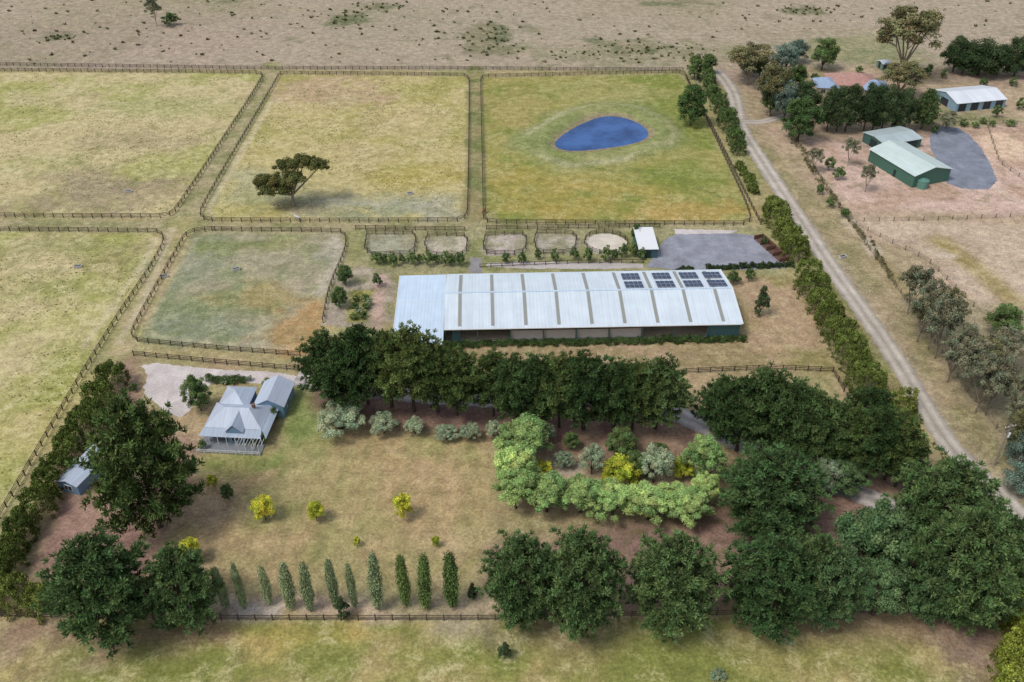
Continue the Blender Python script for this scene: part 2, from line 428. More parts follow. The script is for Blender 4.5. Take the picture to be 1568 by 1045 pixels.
# ---------------------------------------------------------------- sheets
def sheet(name,P,mat,z,jit=.25,step=.9,seed=1):
    rg=random.Random(seed)
    R=resample(P,step,True)[:-1]
    R=[Vector((p[0]+rg.uniform(-jit,jit),p[1]+rg.uniform(-jit,jit),z)) for p in R]
    tri=tessellate_polygon([R]); me=bpy.data.meshes.new(name); me.from_pydata([tuple(r) for r in R],[],[tuple(t) for t in tri])
    me.materials.append(mat); me.update()
    for pl in me.polygons:
        if pl.normal.z<0: pl.flip()
    return obj(name,me)
def ribbon(name,P,w,mat,z,jit=.35,seed=1):
    rg=np.random.default_rng(seed); R=resample(P,1.0); n=len(R); V=[];T=[]
    us=[-1,-.8,-.5,-.22,0,.22,.5,.8,1]
    for i,p in enumerate(R):
        d=(R[min(i+1,n-1)]-R[max(i-1,0)]).normalized(); s=Vector((d[1],-d[0],0))
        wl=w[0]+(w[1]-w[0])*i/n
        for u in us:
            j=rg.uniform(-jit,jit) if abs(u)==1 else 0
            V.append((p[0]+s[0]*(u*wl/2+j),p[1]+s[1]*(u*wl/2+j),z))
            k={1:.70,.8:.86,.5:1.16,.22:.98,0:.76}[abs(u)]*rg.uniform(.93,1.07); T.append((k,k*.99,k*.96))
    m=len(us); Q=[(i*m+j,i*m+j+1,(i+1)*m+j+1,(i+1)*m+j) for i in range(n-1) for j in range(m-1)]
    return obj(name,np_mesh(name,np.array(V),np.array(Q),[mat],tint=np.array(T)))
def gravelmat(name,col,useatt=False,var=.16):
    m,nt,out=newmat(name); col=tuple(c*1.16 for c in col)
    tc=N(nt,'ShaderNodeTexCoord').outputs['Object']
    n1=noise(nt,tc,.25,5,.65,.3); n2=noise(nt,tc,2.5,3,.75)
    k=mul(nt,maprange(nt,n1,.3,.7,1-var*1.3,1+var),maprange(nt,n2,.3,.7,1-var,1+var))
    c=mixc(nt,1.0,col,comb(nt,k),'MULTIPLY')
    if useatt:
        at=N(nt,'ShaderNodeAttribute',attribute_name='tint'); c=mixc(nt,1.0,c,at.outputs['Color'],'MULTIPLY')
    p=N(nt,'ShaderNodeBsdfDiffuse'); nt.links.new(c,p.inputs['Color'])
    nt.links.new(p.outputs[0],out.inputs[0]); return m
M_road=gravelmat('road_gravel',lin(178,169,158),True)
M_drive=gravelmat('drive_gravel',lin(196,186,180))
M_driver=gravelmat('drive_gravel_ribbon',lin(174,166,162),True)
M_asph=gravelmat('bluestone',lin(142,143,151),var=.22)
M_asph2=gravelmat('bluestone_dark',lin(130,134,144),var=.22)
M_sand=gravelmat('arena_sand',lin(190,172,150))
road=chaikin(W([(1096,108),(1112,125),(1126,150),(1130,190),(1152,225),(1190,283),(1238,356),(1283,425),(1333,492),(1385,570),(1425,640),(1462,695),(1520,745),(1600,830),(1700,950)]),2)
ribbon('gravel_road',road,(5.0,4.4),M_road,.012)
ribbon('property_track',chaikin(W([(1132,186),(1165,188),(1190,180),(1240,170)]),2),(4,3),M_road,.017,seed=3)
sheet('gravel_driveway',chaikin(W([(212,553),(330,566),(455,572),(460,592),(395,590),(330,575),(285,640),(262,636),(215,600),(228,580)]),1,True),M_drive,.008)
ribbon('driveway',chaikin(W([(452,580),(560,596),(700,612),(830,612),(960,610),(1035,632),(1100,662),(1165,695),(1290,745),(1380,785),(1450,790)]),2),(5.0,5.0),M_driver,.022,seed=5)
sheet('stable_yard_gravel',chaikin(W([(1018,366),(1045,356),(1150,358),(1172,372),(1184,394),(1206,405),(1202,413),(985,414),(1000,396)]),1,True),M_asph,.008)
sheet('stable_access_track',chaikin(W([(745,401),(985,402),(985,413),(745,411)]),1,True),gravelmat('g2',lin(182,174,168)),.016)
sheet('sand_track',W([(1032,351),(1130,353),(1120,358),(1034,359)]),M_drive,.028)
sheet('shed_path',W([(720,395),(737,395),(738,418),(718,418)]),gravelmat('g3',lin(142,138,137)),.024)
sheet('neighbour_yard_gravel',chaikin(W([(1432,193),(1475,196),(1512,238),(1532,292),(1455,288),(1440,262),(1420,215)]),1,True),M_asph2,.008)
rpc=G(928,374); rpr=abs(G(961,374)[0]-G(895,374)[0])/2
rp=[rpc+Vector((rpr*math.cos(t),rpr*math.sin(t),0)) for t in np.linspace(0,2*math.pi,25)[:-1]]
sheet('round_pen_sand',rp,gravelmat('g4',lin(204,194,178)),.008,jit=.1)
def watermat(name):
    m,nt,out=newmat(name)
    p=N(nt,'ShaderNodeBsdfPrincipled'); p.inputs['Roughness'].default_value=.08
    tc=N(nt,'ShaderNodeTexCoord').outputs['Object']; n=noise(nt,tc,1.2,4,.6)
    n0=noise(nt,tc,.10,4,.6); c=mixc(nt,maprange(nt,n0,.38,.62,0,1),lin(34,70,122),lin(64,104,164)); nt.links.new(c,p.inputs['Base Color'])  # blue of the reflected sky painted into the water's base colour
    b=N(nt,'ShaderNodeBump'); b.inputs['Strength'].default_value=.25; b.inputs['Distance'].default_value=.05
    nt.links.new(n,b.inputs['Height']); nt.links.new(b.outputs[0],p.inputs['Normal']); nt.links.new(p.outputs[0],out.inputs[0]); return m
pc=sum((Vector(p) for p in pond),Vector())/len(pond)
sheet('dam_water',[pc+(p-pc)*1.04 for p in pond],watermat('water'),-.17,jit=0)

# ================================================================ VEGETATION
def cards(C,T,Nn,L,Wd):
    T=T/np.linalg.norm(T,axis=1,keepdims=True); B=np.cross(Nn,T); B/= (np.linalg.norm(B,axis=1,keepdims=True)+1e-9)
    L=np.asarray(L)[:,None];Wd=np.asarray(Wd)[:,None]
    V=np.stack([C-T*L,C+B*Wd-T*L*.1,C+T*L,C-B*Wd-T*L*.1],1).reshape(-1,3)
    return V
def tubes(segs,n=4):
    V=[];Q=[]
    for p0,p1,r0,r1 in segs:
        p0=np.array(p0);p1=np.array(p1); d=p1-p0; d=d/(np.linalg.norm(d)+1e-9)
        a=np.cross(d,[.13,.2,1] if abs(d[2])<.9 else [1,0,0]); a/=np.linalg.norm(a); b=np.cross(d,a); k=len(V)
        for p,r in((p0,r0),(p1,r1)):
            for i in range(n):
                t=6.2832*i/n; V.append(p+r*(a*math.cos(t)+b*math.sin(t)))
        Q+=[(k+i,k+(i+1)%n,k+(i+1)%n+n,k+i+n) for i in range(n)]
    return np.array(V),np.array(Q)
def assemble(name,segs,LV,LT,mats):
    tv,tq=tubes(segs); nt_=len(tv); nl=len(LV)//4
    V=np.vstack([tv,LV]); Q=np.vstack([tq,np.arange(nl*4).reshape(-1,4)+nt_])
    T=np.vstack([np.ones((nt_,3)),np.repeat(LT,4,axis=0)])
    mi=np.concatenate([np.zeros(len(tq)),np.ones(nl)])
    return np_mesh(name,V,Q,mats,mi,T)
def rdir(rg,n):
    v=rg.normal(size=(n,3)); return v/np.linalg.norm(v,axis=1,keepdims=True)
def m_pine(name,seed,mats,h=14.,a=6.,clear=.14,nb=165,per=36,pw=.9,tc=.34):
    rg=np.random.default_rng(seed); segs=[];Vs=[];Ts=[]
    z0=h*clear; lean=rg.uniform(-.5,.5,2); prev=np.zeros(3)
    for i in range(1,7):
        z=h*.90*i/6; p=np.array([lean[0]*i/6+rg.uniform(-.12,.12),lean[1]*i/6+rg.uniform(-.12,.12),z]); segs.append((prev,p,.38*(1-(i-1)/6.4),.38*(1-i/6.4))); prev=p
    for k in range(nb):
        t=(k+.5)/nb; t=t**pw; ang=k*2.39996+rg.uniform(-.3,.3)
        if t>tc: r=a*math.sqrt(max(0,1-((t-tc)/(1.02-tc))**2))*(1.04-.12*t)
        else: r=a*(.78+.22*t/tc)
        r*=rg.uniform(.72,1.08)*(1+.11*math.sin(3*ang+seed)+.09*math.sin(5*ang+7*t+seed)); z=z0+(h-z0)*t*.93
        d=np.array([math.cos(ang),math.sin(ang),0]); s=np.array([-d[1],d[0],0])
        st=np.array([lean[0]*t,lean[1]*t,z-.10*r-.2]); en=st+d*r+np.array([0,0,.18*r+rg.uniform(-.4,.6)])
        mid=(st+en)/2-np.array([0,0,.06*r]); segs.append((st,mid,.06,.04)); segs.append((mid,en,.04,.01))
        bt=rg.uniform(.72,1.28)
        nt_=max(3,int(1.5*r)); f0=.35 if t<.75 else 0.
        for q in range(nt_):
            f=f0+(1-f0)*(q+rg.uniform(0,1))/nt_; w=.9*(1.15-f)+.30
            c=st+(en-st)*f+s*rg.normal()*w*.7+np.array([0,0,rg.uniform(-.05,.35)])
            n=per; dirs=rdir(rg,n)*np.array([1,1,.7])+d*.7+np.array([0,0,.45]); dirs/=np.linalg.norm(dirs,axis=1,keepdims=True)
            rr=rg.uniform(.10,.64,n)[:,None]; C=c+dirs*rr
            Nn=rdir(rg,n)*.8+np.array([0,0,.9])+d*.3
            Vs.append(cards(C,dirs,Nn,rg.uniform(.14,.30,n),rg.uniform(.05,.10,n)))
            tb=bt*rg.uniform(.78,1.24)*(.50+.66*f); tt=np.ones((n,3))*tb*rg.uniform(.65,1.4,(n,1)); tt[:,0]*=rg.uniform(.9,1.2); Ts.append(tt)  # tint darkens toward trunk: inner-crown shade put into colour; tips lighter as new growth
    return assemble(name,segs,np.vstack(Vs),np.vstack(Ts),mats)
def m_broad(name,seed,mats,h=8.,a=4.,clear=.2,nc=60,cr=.26,nper=200,leaf=.15,flat=.8,top=.0,trunk=.25,lobes=None,inner=.35,low=-.35):
    rg=np.random.default_rng(seed); segs=[];Vs=[];Ts=[]
    z0=h*clear; b=(h-z0)/2; zc=z0+b
    fork=np.array([rg.uniform(-.2,.2),rg.uniform(-.2,.2),max(z0*1.0,.15*h)])
    segs.append(((0,0,-.05),fork,trunk*1.15,trunk*.8))
    mains=[]
    for i in range(6):
        t=i*1.047+rg.uniform(-.4,.4); q=np.array([math.cos(t)*a*.38,math.sin(t)*a*.38,zc+b*rg.uniform(-.35,.25)])
        if lobes is not None: q=np.array(lobes[i][:3])-np.array([0,0,.6])
        mains.append(q); segs.append((fork,q,trunk*.6,trunk*.3))
    for k in range(nc):
        if lobes is not None:
            L=lobes[k%len(lobes)]; d=rdir(rg,1)[0]; d[2]=abs(d[2])*.9-.15; c=np.array(L[:3])+d*np.array([L[3],L[3],L[4]])*rg.uniform(.35,1.0)
        else:
            d=rdir(rg,1)[0]
            if d[2]<low: d[2]*=-1
            rad=rg.uniform(.60,.90) if rg.random()>inner else rg.uniform(.3,.6)
            wf=1-top*max(0,d[2]); c=np.array([d[0]*a*rad*wf,d[1]*a*rad*wf,zc+d[2]*b*rad*1.02])
        R=a*cr*rg.uniform(.6,1.3)
        m=min(mains,key=lambda q:np.linalg.norm(q-c)); segs.append((m,c,trunk*.25,trunk*.06))
        n=nper; dd=rdir(rg,n); dd[:,2]=np.where(dd[:,2]<-.4,-dd[:,2],dd[:,2])
        C=c+dd*R*np.array([1,1,flat])*rg.uniform(.45,1.12,(n,1))
        Nn=dd*.7+rdir(rg,n)*.7+np.array([0,0,.5]); T=np.cross(Nn,rdir(rg,n))
        Vs.append(cards(C,T,Nn,leaf*rg.uniform(.7,1.4,n),leaf*.55*rg.uniform(.7,1.4,n)))
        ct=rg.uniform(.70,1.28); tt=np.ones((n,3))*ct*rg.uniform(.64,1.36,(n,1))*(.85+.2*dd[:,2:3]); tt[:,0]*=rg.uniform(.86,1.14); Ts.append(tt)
    return assemble(name,segs,np.vstack(Vs),np.vstack(Ts),mats)
def m_column(name,seed,mats,h=9.,a=1.3,leaf=.13):
    rg=np.random.default_rng(seed); segs=[((0,0,-.05),(0,0,h*.9),.12,.03)];Vs=[];Ts=[]
    for k in range(80):
        t=(k+.5)/80; ang=k*2.4; r=a*(math.sin(math.pi*min(1,t*.80+.14))**.8)*rg.uniform(.45,1.); z=.10*h+t*h*.86
        c=np.array([math.cos(ang)*r*.62,math.sin(ang)*r*.62,z]); segs.append(((0,0,z-.9),c,.04,.015))
        n=80; dd=rdir(rg,n); R=.42*a
        C=c+dd*np.array([R,R,R*2.0])*rg.uniform(.3,1.05,(n,1)); Nn=dd+rdir(rg,n)*.7; T=rdir(rg,n)*.6+np.array([0,0,1])
        Vs.append(cards(C,T,Nn,leaf*rg.uniform(.7,1.4,n),leaf*.5*rg.uniform(.7,1.4,n)))
        Ts.append(np.ones((n,3))*rg.uniform(.65,1.3)*rg.uniform(.65,1.35,(n,1)))
    return assemble(name,segs,np.vstack(Vs),np.vstack(Ts),mats)

BK=simple('bark',lin(88,76,64),.9,scale=3); BKG=simple('bark_gum',lin(150,136,118),.9,scale=2)
def K(*c): return lin(*c)
L_pine=leafmat('needles_pine',K(76,100,60),k=1.12); L_pine2=leafmat('needles_pine_b',K(86,104,58),k=1.12); L_rp=leafmat('needles_row',K(74,96,56),k=1.08)
L_gum=leafmat('leaves_gum',K(110,108,74)); L_gumg=leafmat('leaves_gum_grey',K(118,119,94))
L_elm=leafmat('leaves_pale',K(154,178,110),.22,1.3); L_ol=leafmat('leaves_olive',K(140,152,120)); L_yel=leafmat('leaves_yellow',K(174,180,68),.25,1.35)
L_grn=leafmat('leaves_green',K(88,108,64)); L_cyp=leafmat('leaves_cypress',K(110,122,62),k=1.3); L_pop=leafmat('leaves_poplar',K(136,148,110),k=1.35); L_popd=leafmat('leaves_poplar_b',K(100,120,70),k=1.3)
L_blu=leafmat('leaves_blue',K(104,120,106)); L_dk=leafmat('leaves_dark',K(72,88,58),k=1.1); L_mid=leafmat('leaves_mid',K(90,114,74),k=1.3)
PROTO={}
def reg(kind,a,h,meshes,name,clear,lo,hi,grow=1.0): PROTO[kind]=dict(a=a,h=h,m=meshes,name=name,clear=clear,lo=lo,hi=hi,grow=grow)
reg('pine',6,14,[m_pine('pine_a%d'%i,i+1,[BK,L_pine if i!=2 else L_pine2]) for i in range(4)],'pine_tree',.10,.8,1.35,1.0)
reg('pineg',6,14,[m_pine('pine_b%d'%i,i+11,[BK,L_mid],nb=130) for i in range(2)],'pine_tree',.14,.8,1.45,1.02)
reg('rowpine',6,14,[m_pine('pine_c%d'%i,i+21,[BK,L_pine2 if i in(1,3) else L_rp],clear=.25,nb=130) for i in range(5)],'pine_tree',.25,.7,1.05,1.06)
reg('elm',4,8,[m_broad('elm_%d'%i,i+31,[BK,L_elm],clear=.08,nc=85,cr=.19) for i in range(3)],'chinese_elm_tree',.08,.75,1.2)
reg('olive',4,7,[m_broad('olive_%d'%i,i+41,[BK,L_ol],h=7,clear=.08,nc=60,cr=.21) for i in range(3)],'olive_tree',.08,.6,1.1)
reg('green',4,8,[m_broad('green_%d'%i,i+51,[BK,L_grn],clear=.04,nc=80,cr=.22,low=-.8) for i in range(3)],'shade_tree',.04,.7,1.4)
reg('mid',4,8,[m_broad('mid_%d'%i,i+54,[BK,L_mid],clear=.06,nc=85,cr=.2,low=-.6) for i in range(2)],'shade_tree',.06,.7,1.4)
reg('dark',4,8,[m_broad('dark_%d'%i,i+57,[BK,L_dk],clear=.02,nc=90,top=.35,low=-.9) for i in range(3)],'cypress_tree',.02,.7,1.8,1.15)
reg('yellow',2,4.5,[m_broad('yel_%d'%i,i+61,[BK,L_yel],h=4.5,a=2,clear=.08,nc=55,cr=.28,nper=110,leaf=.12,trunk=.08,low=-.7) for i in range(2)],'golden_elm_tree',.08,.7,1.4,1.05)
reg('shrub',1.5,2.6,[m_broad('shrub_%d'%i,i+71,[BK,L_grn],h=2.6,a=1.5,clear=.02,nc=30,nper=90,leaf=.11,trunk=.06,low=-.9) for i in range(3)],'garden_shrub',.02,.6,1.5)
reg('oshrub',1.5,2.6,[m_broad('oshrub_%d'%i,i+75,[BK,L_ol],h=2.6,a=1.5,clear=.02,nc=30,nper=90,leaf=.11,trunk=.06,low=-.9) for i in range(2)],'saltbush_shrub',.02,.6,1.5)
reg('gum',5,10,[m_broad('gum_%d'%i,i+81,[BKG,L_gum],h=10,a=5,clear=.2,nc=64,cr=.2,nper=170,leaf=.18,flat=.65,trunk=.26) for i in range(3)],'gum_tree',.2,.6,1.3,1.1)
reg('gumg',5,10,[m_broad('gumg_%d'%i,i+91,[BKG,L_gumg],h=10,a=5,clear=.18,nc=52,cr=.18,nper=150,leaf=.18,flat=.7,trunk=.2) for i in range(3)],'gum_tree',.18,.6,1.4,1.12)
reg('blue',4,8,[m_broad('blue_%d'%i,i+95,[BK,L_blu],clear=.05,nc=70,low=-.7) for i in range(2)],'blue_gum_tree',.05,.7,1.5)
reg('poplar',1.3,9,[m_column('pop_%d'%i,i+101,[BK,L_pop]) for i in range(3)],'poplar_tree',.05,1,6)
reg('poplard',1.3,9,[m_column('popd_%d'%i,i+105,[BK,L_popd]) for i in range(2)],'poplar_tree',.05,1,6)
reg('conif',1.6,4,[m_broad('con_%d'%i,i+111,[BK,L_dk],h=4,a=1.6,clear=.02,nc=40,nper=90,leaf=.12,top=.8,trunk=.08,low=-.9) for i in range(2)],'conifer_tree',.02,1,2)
TR=random.Random(5)
def put(kind,x0,x1,y0,y1):
    p=PROTO[kind]; grow=p['grow']; cx,cy=(x0+x1)/2,(y0+y1)/2; z=4
    for _ in range(5):
        s=F/depth(cx,cy,z); a=(x1-x0)/2/s*grow; th=PITCH+math.atan((cy-CY)/F); q=(y1-y0)/2/s*grow
        b2=(q*q-(a*math.sin(th))**2)/math.cos(th)**2; b=math.sqrt(max(b2,0)); b=min(max(b,p['lo']*a),p['hi']*a)
        tot=2*b/(1-p['clear']); z=tot-b
    L=G(cx,cy,z); o=obj(p['name'],TR.choice(p['m']),(L[0],L[1],0))
    o.rotation_euler=(0,0,TR.uniform(0,6.28)); o.scale=(a/p['a'],a/p['a']*TR.uniform(.94,1.06),tot/p['h']*TR.uniform(.94,1.05)); return o
T=lambda k,L:[put(k,*q) for q in L]
T('pine',[(130,298,612,812),(66,222,800,992),(208,332,830,966),(733,862,803,960),(815,958,795,985),(958,1105,805,968),(1095,1268,690,818),(1112,1262,808,965),(1372,1530,690,850),(1400,1560,760,950),(1495,1600,735,950),(1195,1300,800,950),(1440,1560,840,955)])
T('pineg',[(1230,1330,820,965),(1385,1475,840,945),(1320,1410,790,900)])
T('rowpine',[(455,545,500,606),(505,605,488,606),(575,682,496,612),(655,740,528,622),(715,795,532,628),(775,868,532,640),(845,950,528,640),(900,990,548,642),(965,1058,545,640),
 (1068,1150,560,662),(1118,1240,558,678),(1195,1290,590,700),(1262,1350,600,718),(1330,1418,615,735),(1300,1370,590,660),
 (475,575,516,616),(548,640,504,612),(622,712,518,618),(745,835,536,634),(812,905,538,640),(930,1018,550,642),(1092,1190,572,675),(1160,1262,582,692),(1235,1322,604,712),(1300,1390,614,728),(1350,1425,650,742)])
T('mid',[(1275,1395,755,905),(1310,1390,860,950),(1260,1330,700,760)])
T('elm',[(756,850,640,712),(752,830,675,752),(755,825,715,785),(795,880,722,792),(850,930,728,792),(900,980,735,797),(955,1035,740,802),(1015,1095,742,806),(1042,1116,668,745),(1055,1105,715,780),(1000,1060,735,790),(778,830,690,745)])
T('olive',[(480,560,622,664),(530,556,612,645),(560,613,632,668),(618,652,638,668),(664,702,648,678),(702,738,645,677),(740,772,642,674),(885,930,680,730),(975,1032,680,745),(820,852,648,680),(1235,1290,700,760),(845,880,690,720)])
T('green',[(925,980,655,710),(1085,1117,630,680),(278,324,562,642),(955,1000,690,735),(990,1030,675,715),(862,890,660,690)])
T('yellow',[(920,980,705,742),(1028,1064,700,735),(815,846,706,728),(384,421,757,797),(469,497,768,799),(600,631,753,797),(315,333,726,746),(275,308,825,862),(412,430,605,625),(540,552,822,837),(660,674,820,838)])
T('green',[(336,358,738,768)])
for i,(x,k) in enumerate([(345,'poplar'),(378,'poplar'),(412,'poplar'),(443,'poplar'),(477,'poplar'),(512,'poplar'),(545,'poplar'),(579,'poplar'),(620,'poplard'),(654,'poplard'),(692,'poplard')]):
    L=G(x+[2,-3,1,3,-2,2,-1,0,2,-2,1][i],930+[0,3,-4,2,5,-3,1,3,-2,2,0][i]); top=[868,866,868,866,862,855,866,848,852,850,846][i]; h=height_at(L[1],top+2)
    o=obj('poplar_tree',PROTO[k]['m'][i%len(PROTO[k]['m'])],L); a=[.85,.7,.8,1.05,.95,.85,.7,1.1,1.0,1.1,1.2][i]
    o.scale=(a,a,h/9); o.rotation_euler=([.02,-.03,.01,.03,-.02,.02,-.03,0,.02,-.01,.01][i],[-.02,.03,.02,-.03,.02,0,.03,-.02,0,.02,-.01][i],i*1.3)
T('conif',[(508,538,912,950),(714,732,890,922),(1153,1181,440,484),(760,786,982,1012)])
T('oshrub',[(1085,1112,1022,1046)])
# upper right
T('gum',[(1345,1440,18,100),(1350,1418,95,140),(1160,1212,98,160),(1112,1186,68,118)])
T('blue',[(1180,1226,68,112),(1205,1240,60,95),(1160,1215,105,150),(1185,1225,120,190)])
T('green',[(1240,1286,58,106),(1195,1260,150,216),(1035,1086,133,192),(1150,1180,85,118),(1130,1160,80,112),(1205,1240,100,150),(1165,1200,130,175)])
T('dark',[(1212,1256,128,175),(1255,1292,134,196),(1284,1320,134,196),(1312,1350,134,196),(1340,1376,134,196),(1366,1402,140,196),(1270,1306,138,196),(1325,1362,138,194),(1446,1488,58,106),(1475,1538,60,112),(1540,1585,60,112),(1460,1500,70,110),(1515,1552,72,112)])
T('pine',[(1398,1442,128,198)])
T('green',[(1050,1080,84,120),(1070,1098,82,112)])
T('gumg',[(1236,1262,225,255),(1290,1318,210,245),(1318,1345,250,285),(1440,1470,170,196)])
T('shrub',[(1262,1280,240,262),(1275,1295,255,275),(1425,1440,192,204),(1445,1455,182,196),(1520,1536,160,180),(1265,1280,300,318),(1288,1302,318,334),(1250,1262,282,298),(1470,1484,182,194),(1500,1512,180,190),(1540,1556,182,194),(1556,1570,150,168),(1240,1254,112,126),(1335,1350,120,134),(1440,1452,108,120),(1488,1500,186,196),(1515,1526,184,194),(1380,1392,112,124),(1415,1430,100,116),(1310,1322,100,112),(1545,1560,118,132),(1500,1514,120,132),(1340,1352,200,210)])
T('gumg',[(1375,1432,403,468),(1392,1450,430,512),(1420,1478,455,540),(1450,1500,488,560),(1462,1530,520,590),(1500,1560,545,615),(1515,1580,500,560),(1540,1600,560,640),(1545,1600,600,660),(1410,1465,445,525),(1440,1495,500,575),(1480,1545,545,620)])
T('gum',[(1430,1478,445,505),(1480,1535,520,580),(1540,1590,625,700),(1400,1440,455,500)])
T('green',[(1512,1568,465,520)])
T('blue',[(1545,1600,655,720),(1540,1600,700,760)])
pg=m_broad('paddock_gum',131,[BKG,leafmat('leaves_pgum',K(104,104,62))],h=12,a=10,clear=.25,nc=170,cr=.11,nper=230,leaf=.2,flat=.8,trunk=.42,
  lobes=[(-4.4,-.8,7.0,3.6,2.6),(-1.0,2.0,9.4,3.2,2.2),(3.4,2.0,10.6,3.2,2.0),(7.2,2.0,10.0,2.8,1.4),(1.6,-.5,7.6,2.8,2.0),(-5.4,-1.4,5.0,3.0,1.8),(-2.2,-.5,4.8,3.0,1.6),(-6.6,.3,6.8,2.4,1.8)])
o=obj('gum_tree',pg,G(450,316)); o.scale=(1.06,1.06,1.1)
T('gumg',[(222,246,-12,38)]); T('shrub',[(246,272,20,40)])
T('green',[(513,541,405,437),(505,532,438,472)])
T('shrub',[(568,586,385,405),(593,610,386,408),(622,640,384,406),(646,664,384,408),(672,692,384,408),(694,712,384,408),(570,586,418,440),(768,782,386,404),(792,806,386,404),(843,857,380,402),(872,888,376,398),(892,908,378,402),(918,938,374,400),(946,962,372,398),(962,978,368,394),(976,990,375,400),(965,985,345,368),(1114,1136,413,436),(1139,1156,411,431),(1166,1176,362,376),(818,830,380,398),(610,622,388,404),(636,648,388,404),(660,674,388,404),(583,596,390,405),(684,698,388,406),(935,948,380,400)])
T('shrub',[(400,425,575,600),(398,412,600,640),(410,428,618,650),(395,410,655,690),(302,316,672,690),(380,398,668,682),(540,552,450,462),(552,566,450,462),(538,550,464,476),(553,566,463,475),(535,548,478,490),(550,563,477,489),(350,362,578,590),(365,378,576,586),(425,440,606,618),(505,520,575,592),(196,210,585,600),(205,222,640,655)])
T('oshrub',[(336,350,578,590),(543,556,470,480),(560,570,456,468),(376,386,574,584),(1200,1215,975,990)])

def hedge(name,P,w,h,mat,seed,bump=2.2,dens=10,leaf=.16,cone=.3,hvar=.2,nn=30):
    rg=np.random.default_rng(seed); P=resample(P,.5); n=len(P); segs=[];Vs=[];Ts=[]
    L=.5*(n-1); org=np.array(P[0])
    nb=max(1,int(L/bump))
    ph=rg.uniform(.85-hvar*.5,1.0+hvar*.5,nb+2); tn=rg.uniform(.82,1.18,nb+2); off=rg.uniform(-.5,.5,nb+2)
    for k in range(nb+1):
        p=np.array(P[min(n-1,int((k+.5)*bump/.5))])-org; segs.append((p,p+np.array([0,0,h*.7*ph[k]]),.1,.03))
    for k in range(int(L*dens)):
        s=rg.uniform(0,L-.01); i=int(s/.5); p=np.array(P[i]); q=np.array(P[min(i+1,n-1)]); d=q-p; d/=np.linalg.norm(d)+1e-9
        side=np.array([d[1],-d[0],0]); bi=int(s/bump); bf=(s/bump-bi)*2-1; hh=h*ph[bi]
        prof=math.sqrt(max(.05,1-bf*bf*.75))
        t=rg.uniform(0,1)**.75; z=hh*t*(prof*.4+.6)
        wr=w/2*(1-cone*t**1.5)*prof*ph[bi]
        ed=rg.choice([-1,1]) if rg.random()<.55 else rg.uniform(-1,1)
        if abs(ed)<1: z=hh*(prof*.4+.6)*(1-.25*ed*ed)*rg.uniform(.82,1.06)
        c=p-org+d*(s-i*.5)+side*(wr*ed*rg.uniform(.8,1.05)+off[bi])+np.array([0,0,max(z,.2)])
        out=side*np.sign(ed)*(abs(ed)==1)*1.0+np.array([0,0,.35+.9*(abs(ed)<1)])
        dd=rdir(rg,nn); C=c+dd*np.array([.42,.42,.40])*rg.uniform(.5,1.1,(nn,1))
        Nn=out+rdir(rg,nn)*.8; Tt=rdir(rg,nn)*.8+np.array([0,0,.8])+out*.3
        Vs.append(cards(C,Tt,Nn,leaf*rg.uniform(.7,1.4,nn),leaf*.5*rg.uniform(.7,1.4,nn)))
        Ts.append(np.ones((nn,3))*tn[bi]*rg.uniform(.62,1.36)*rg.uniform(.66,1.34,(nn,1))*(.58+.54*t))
    return obj(name,assemble(name,segs,np.vstack(Vs),np.vstack(Ts),[BK,mat]),org)
def hp(pts): return chaikin(W(pts),1)
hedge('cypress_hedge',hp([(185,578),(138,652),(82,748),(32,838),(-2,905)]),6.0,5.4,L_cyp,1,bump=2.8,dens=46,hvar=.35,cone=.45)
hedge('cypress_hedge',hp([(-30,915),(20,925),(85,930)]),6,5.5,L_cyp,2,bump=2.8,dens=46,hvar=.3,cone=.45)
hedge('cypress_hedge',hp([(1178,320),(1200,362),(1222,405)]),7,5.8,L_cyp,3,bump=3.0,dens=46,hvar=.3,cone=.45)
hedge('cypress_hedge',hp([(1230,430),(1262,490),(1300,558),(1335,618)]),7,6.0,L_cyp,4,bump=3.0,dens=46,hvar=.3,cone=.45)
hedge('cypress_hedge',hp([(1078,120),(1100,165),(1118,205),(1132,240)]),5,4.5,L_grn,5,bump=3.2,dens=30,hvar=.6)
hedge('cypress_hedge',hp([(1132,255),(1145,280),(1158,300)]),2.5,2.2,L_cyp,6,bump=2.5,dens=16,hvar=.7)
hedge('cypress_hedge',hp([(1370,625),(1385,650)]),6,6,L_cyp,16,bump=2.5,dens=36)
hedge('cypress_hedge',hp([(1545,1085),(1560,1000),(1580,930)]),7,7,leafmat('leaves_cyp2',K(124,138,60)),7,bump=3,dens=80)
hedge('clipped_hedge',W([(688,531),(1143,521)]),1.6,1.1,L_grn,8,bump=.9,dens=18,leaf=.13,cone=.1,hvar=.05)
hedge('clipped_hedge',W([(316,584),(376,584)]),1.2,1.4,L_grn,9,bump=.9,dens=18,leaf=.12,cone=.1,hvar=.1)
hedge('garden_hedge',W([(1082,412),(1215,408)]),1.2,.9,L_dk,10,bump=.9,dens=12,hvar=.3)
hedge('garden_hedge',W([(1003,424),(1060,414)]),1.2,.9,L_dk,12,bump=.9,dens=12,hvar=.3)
hedge('roadside_saplings',hp([(1215,215),(1262,290),(1330,375),(1372,440)]),1.6,1.3,L_gum,13,bump=4.5,dens=2.5,hvar=1.0)

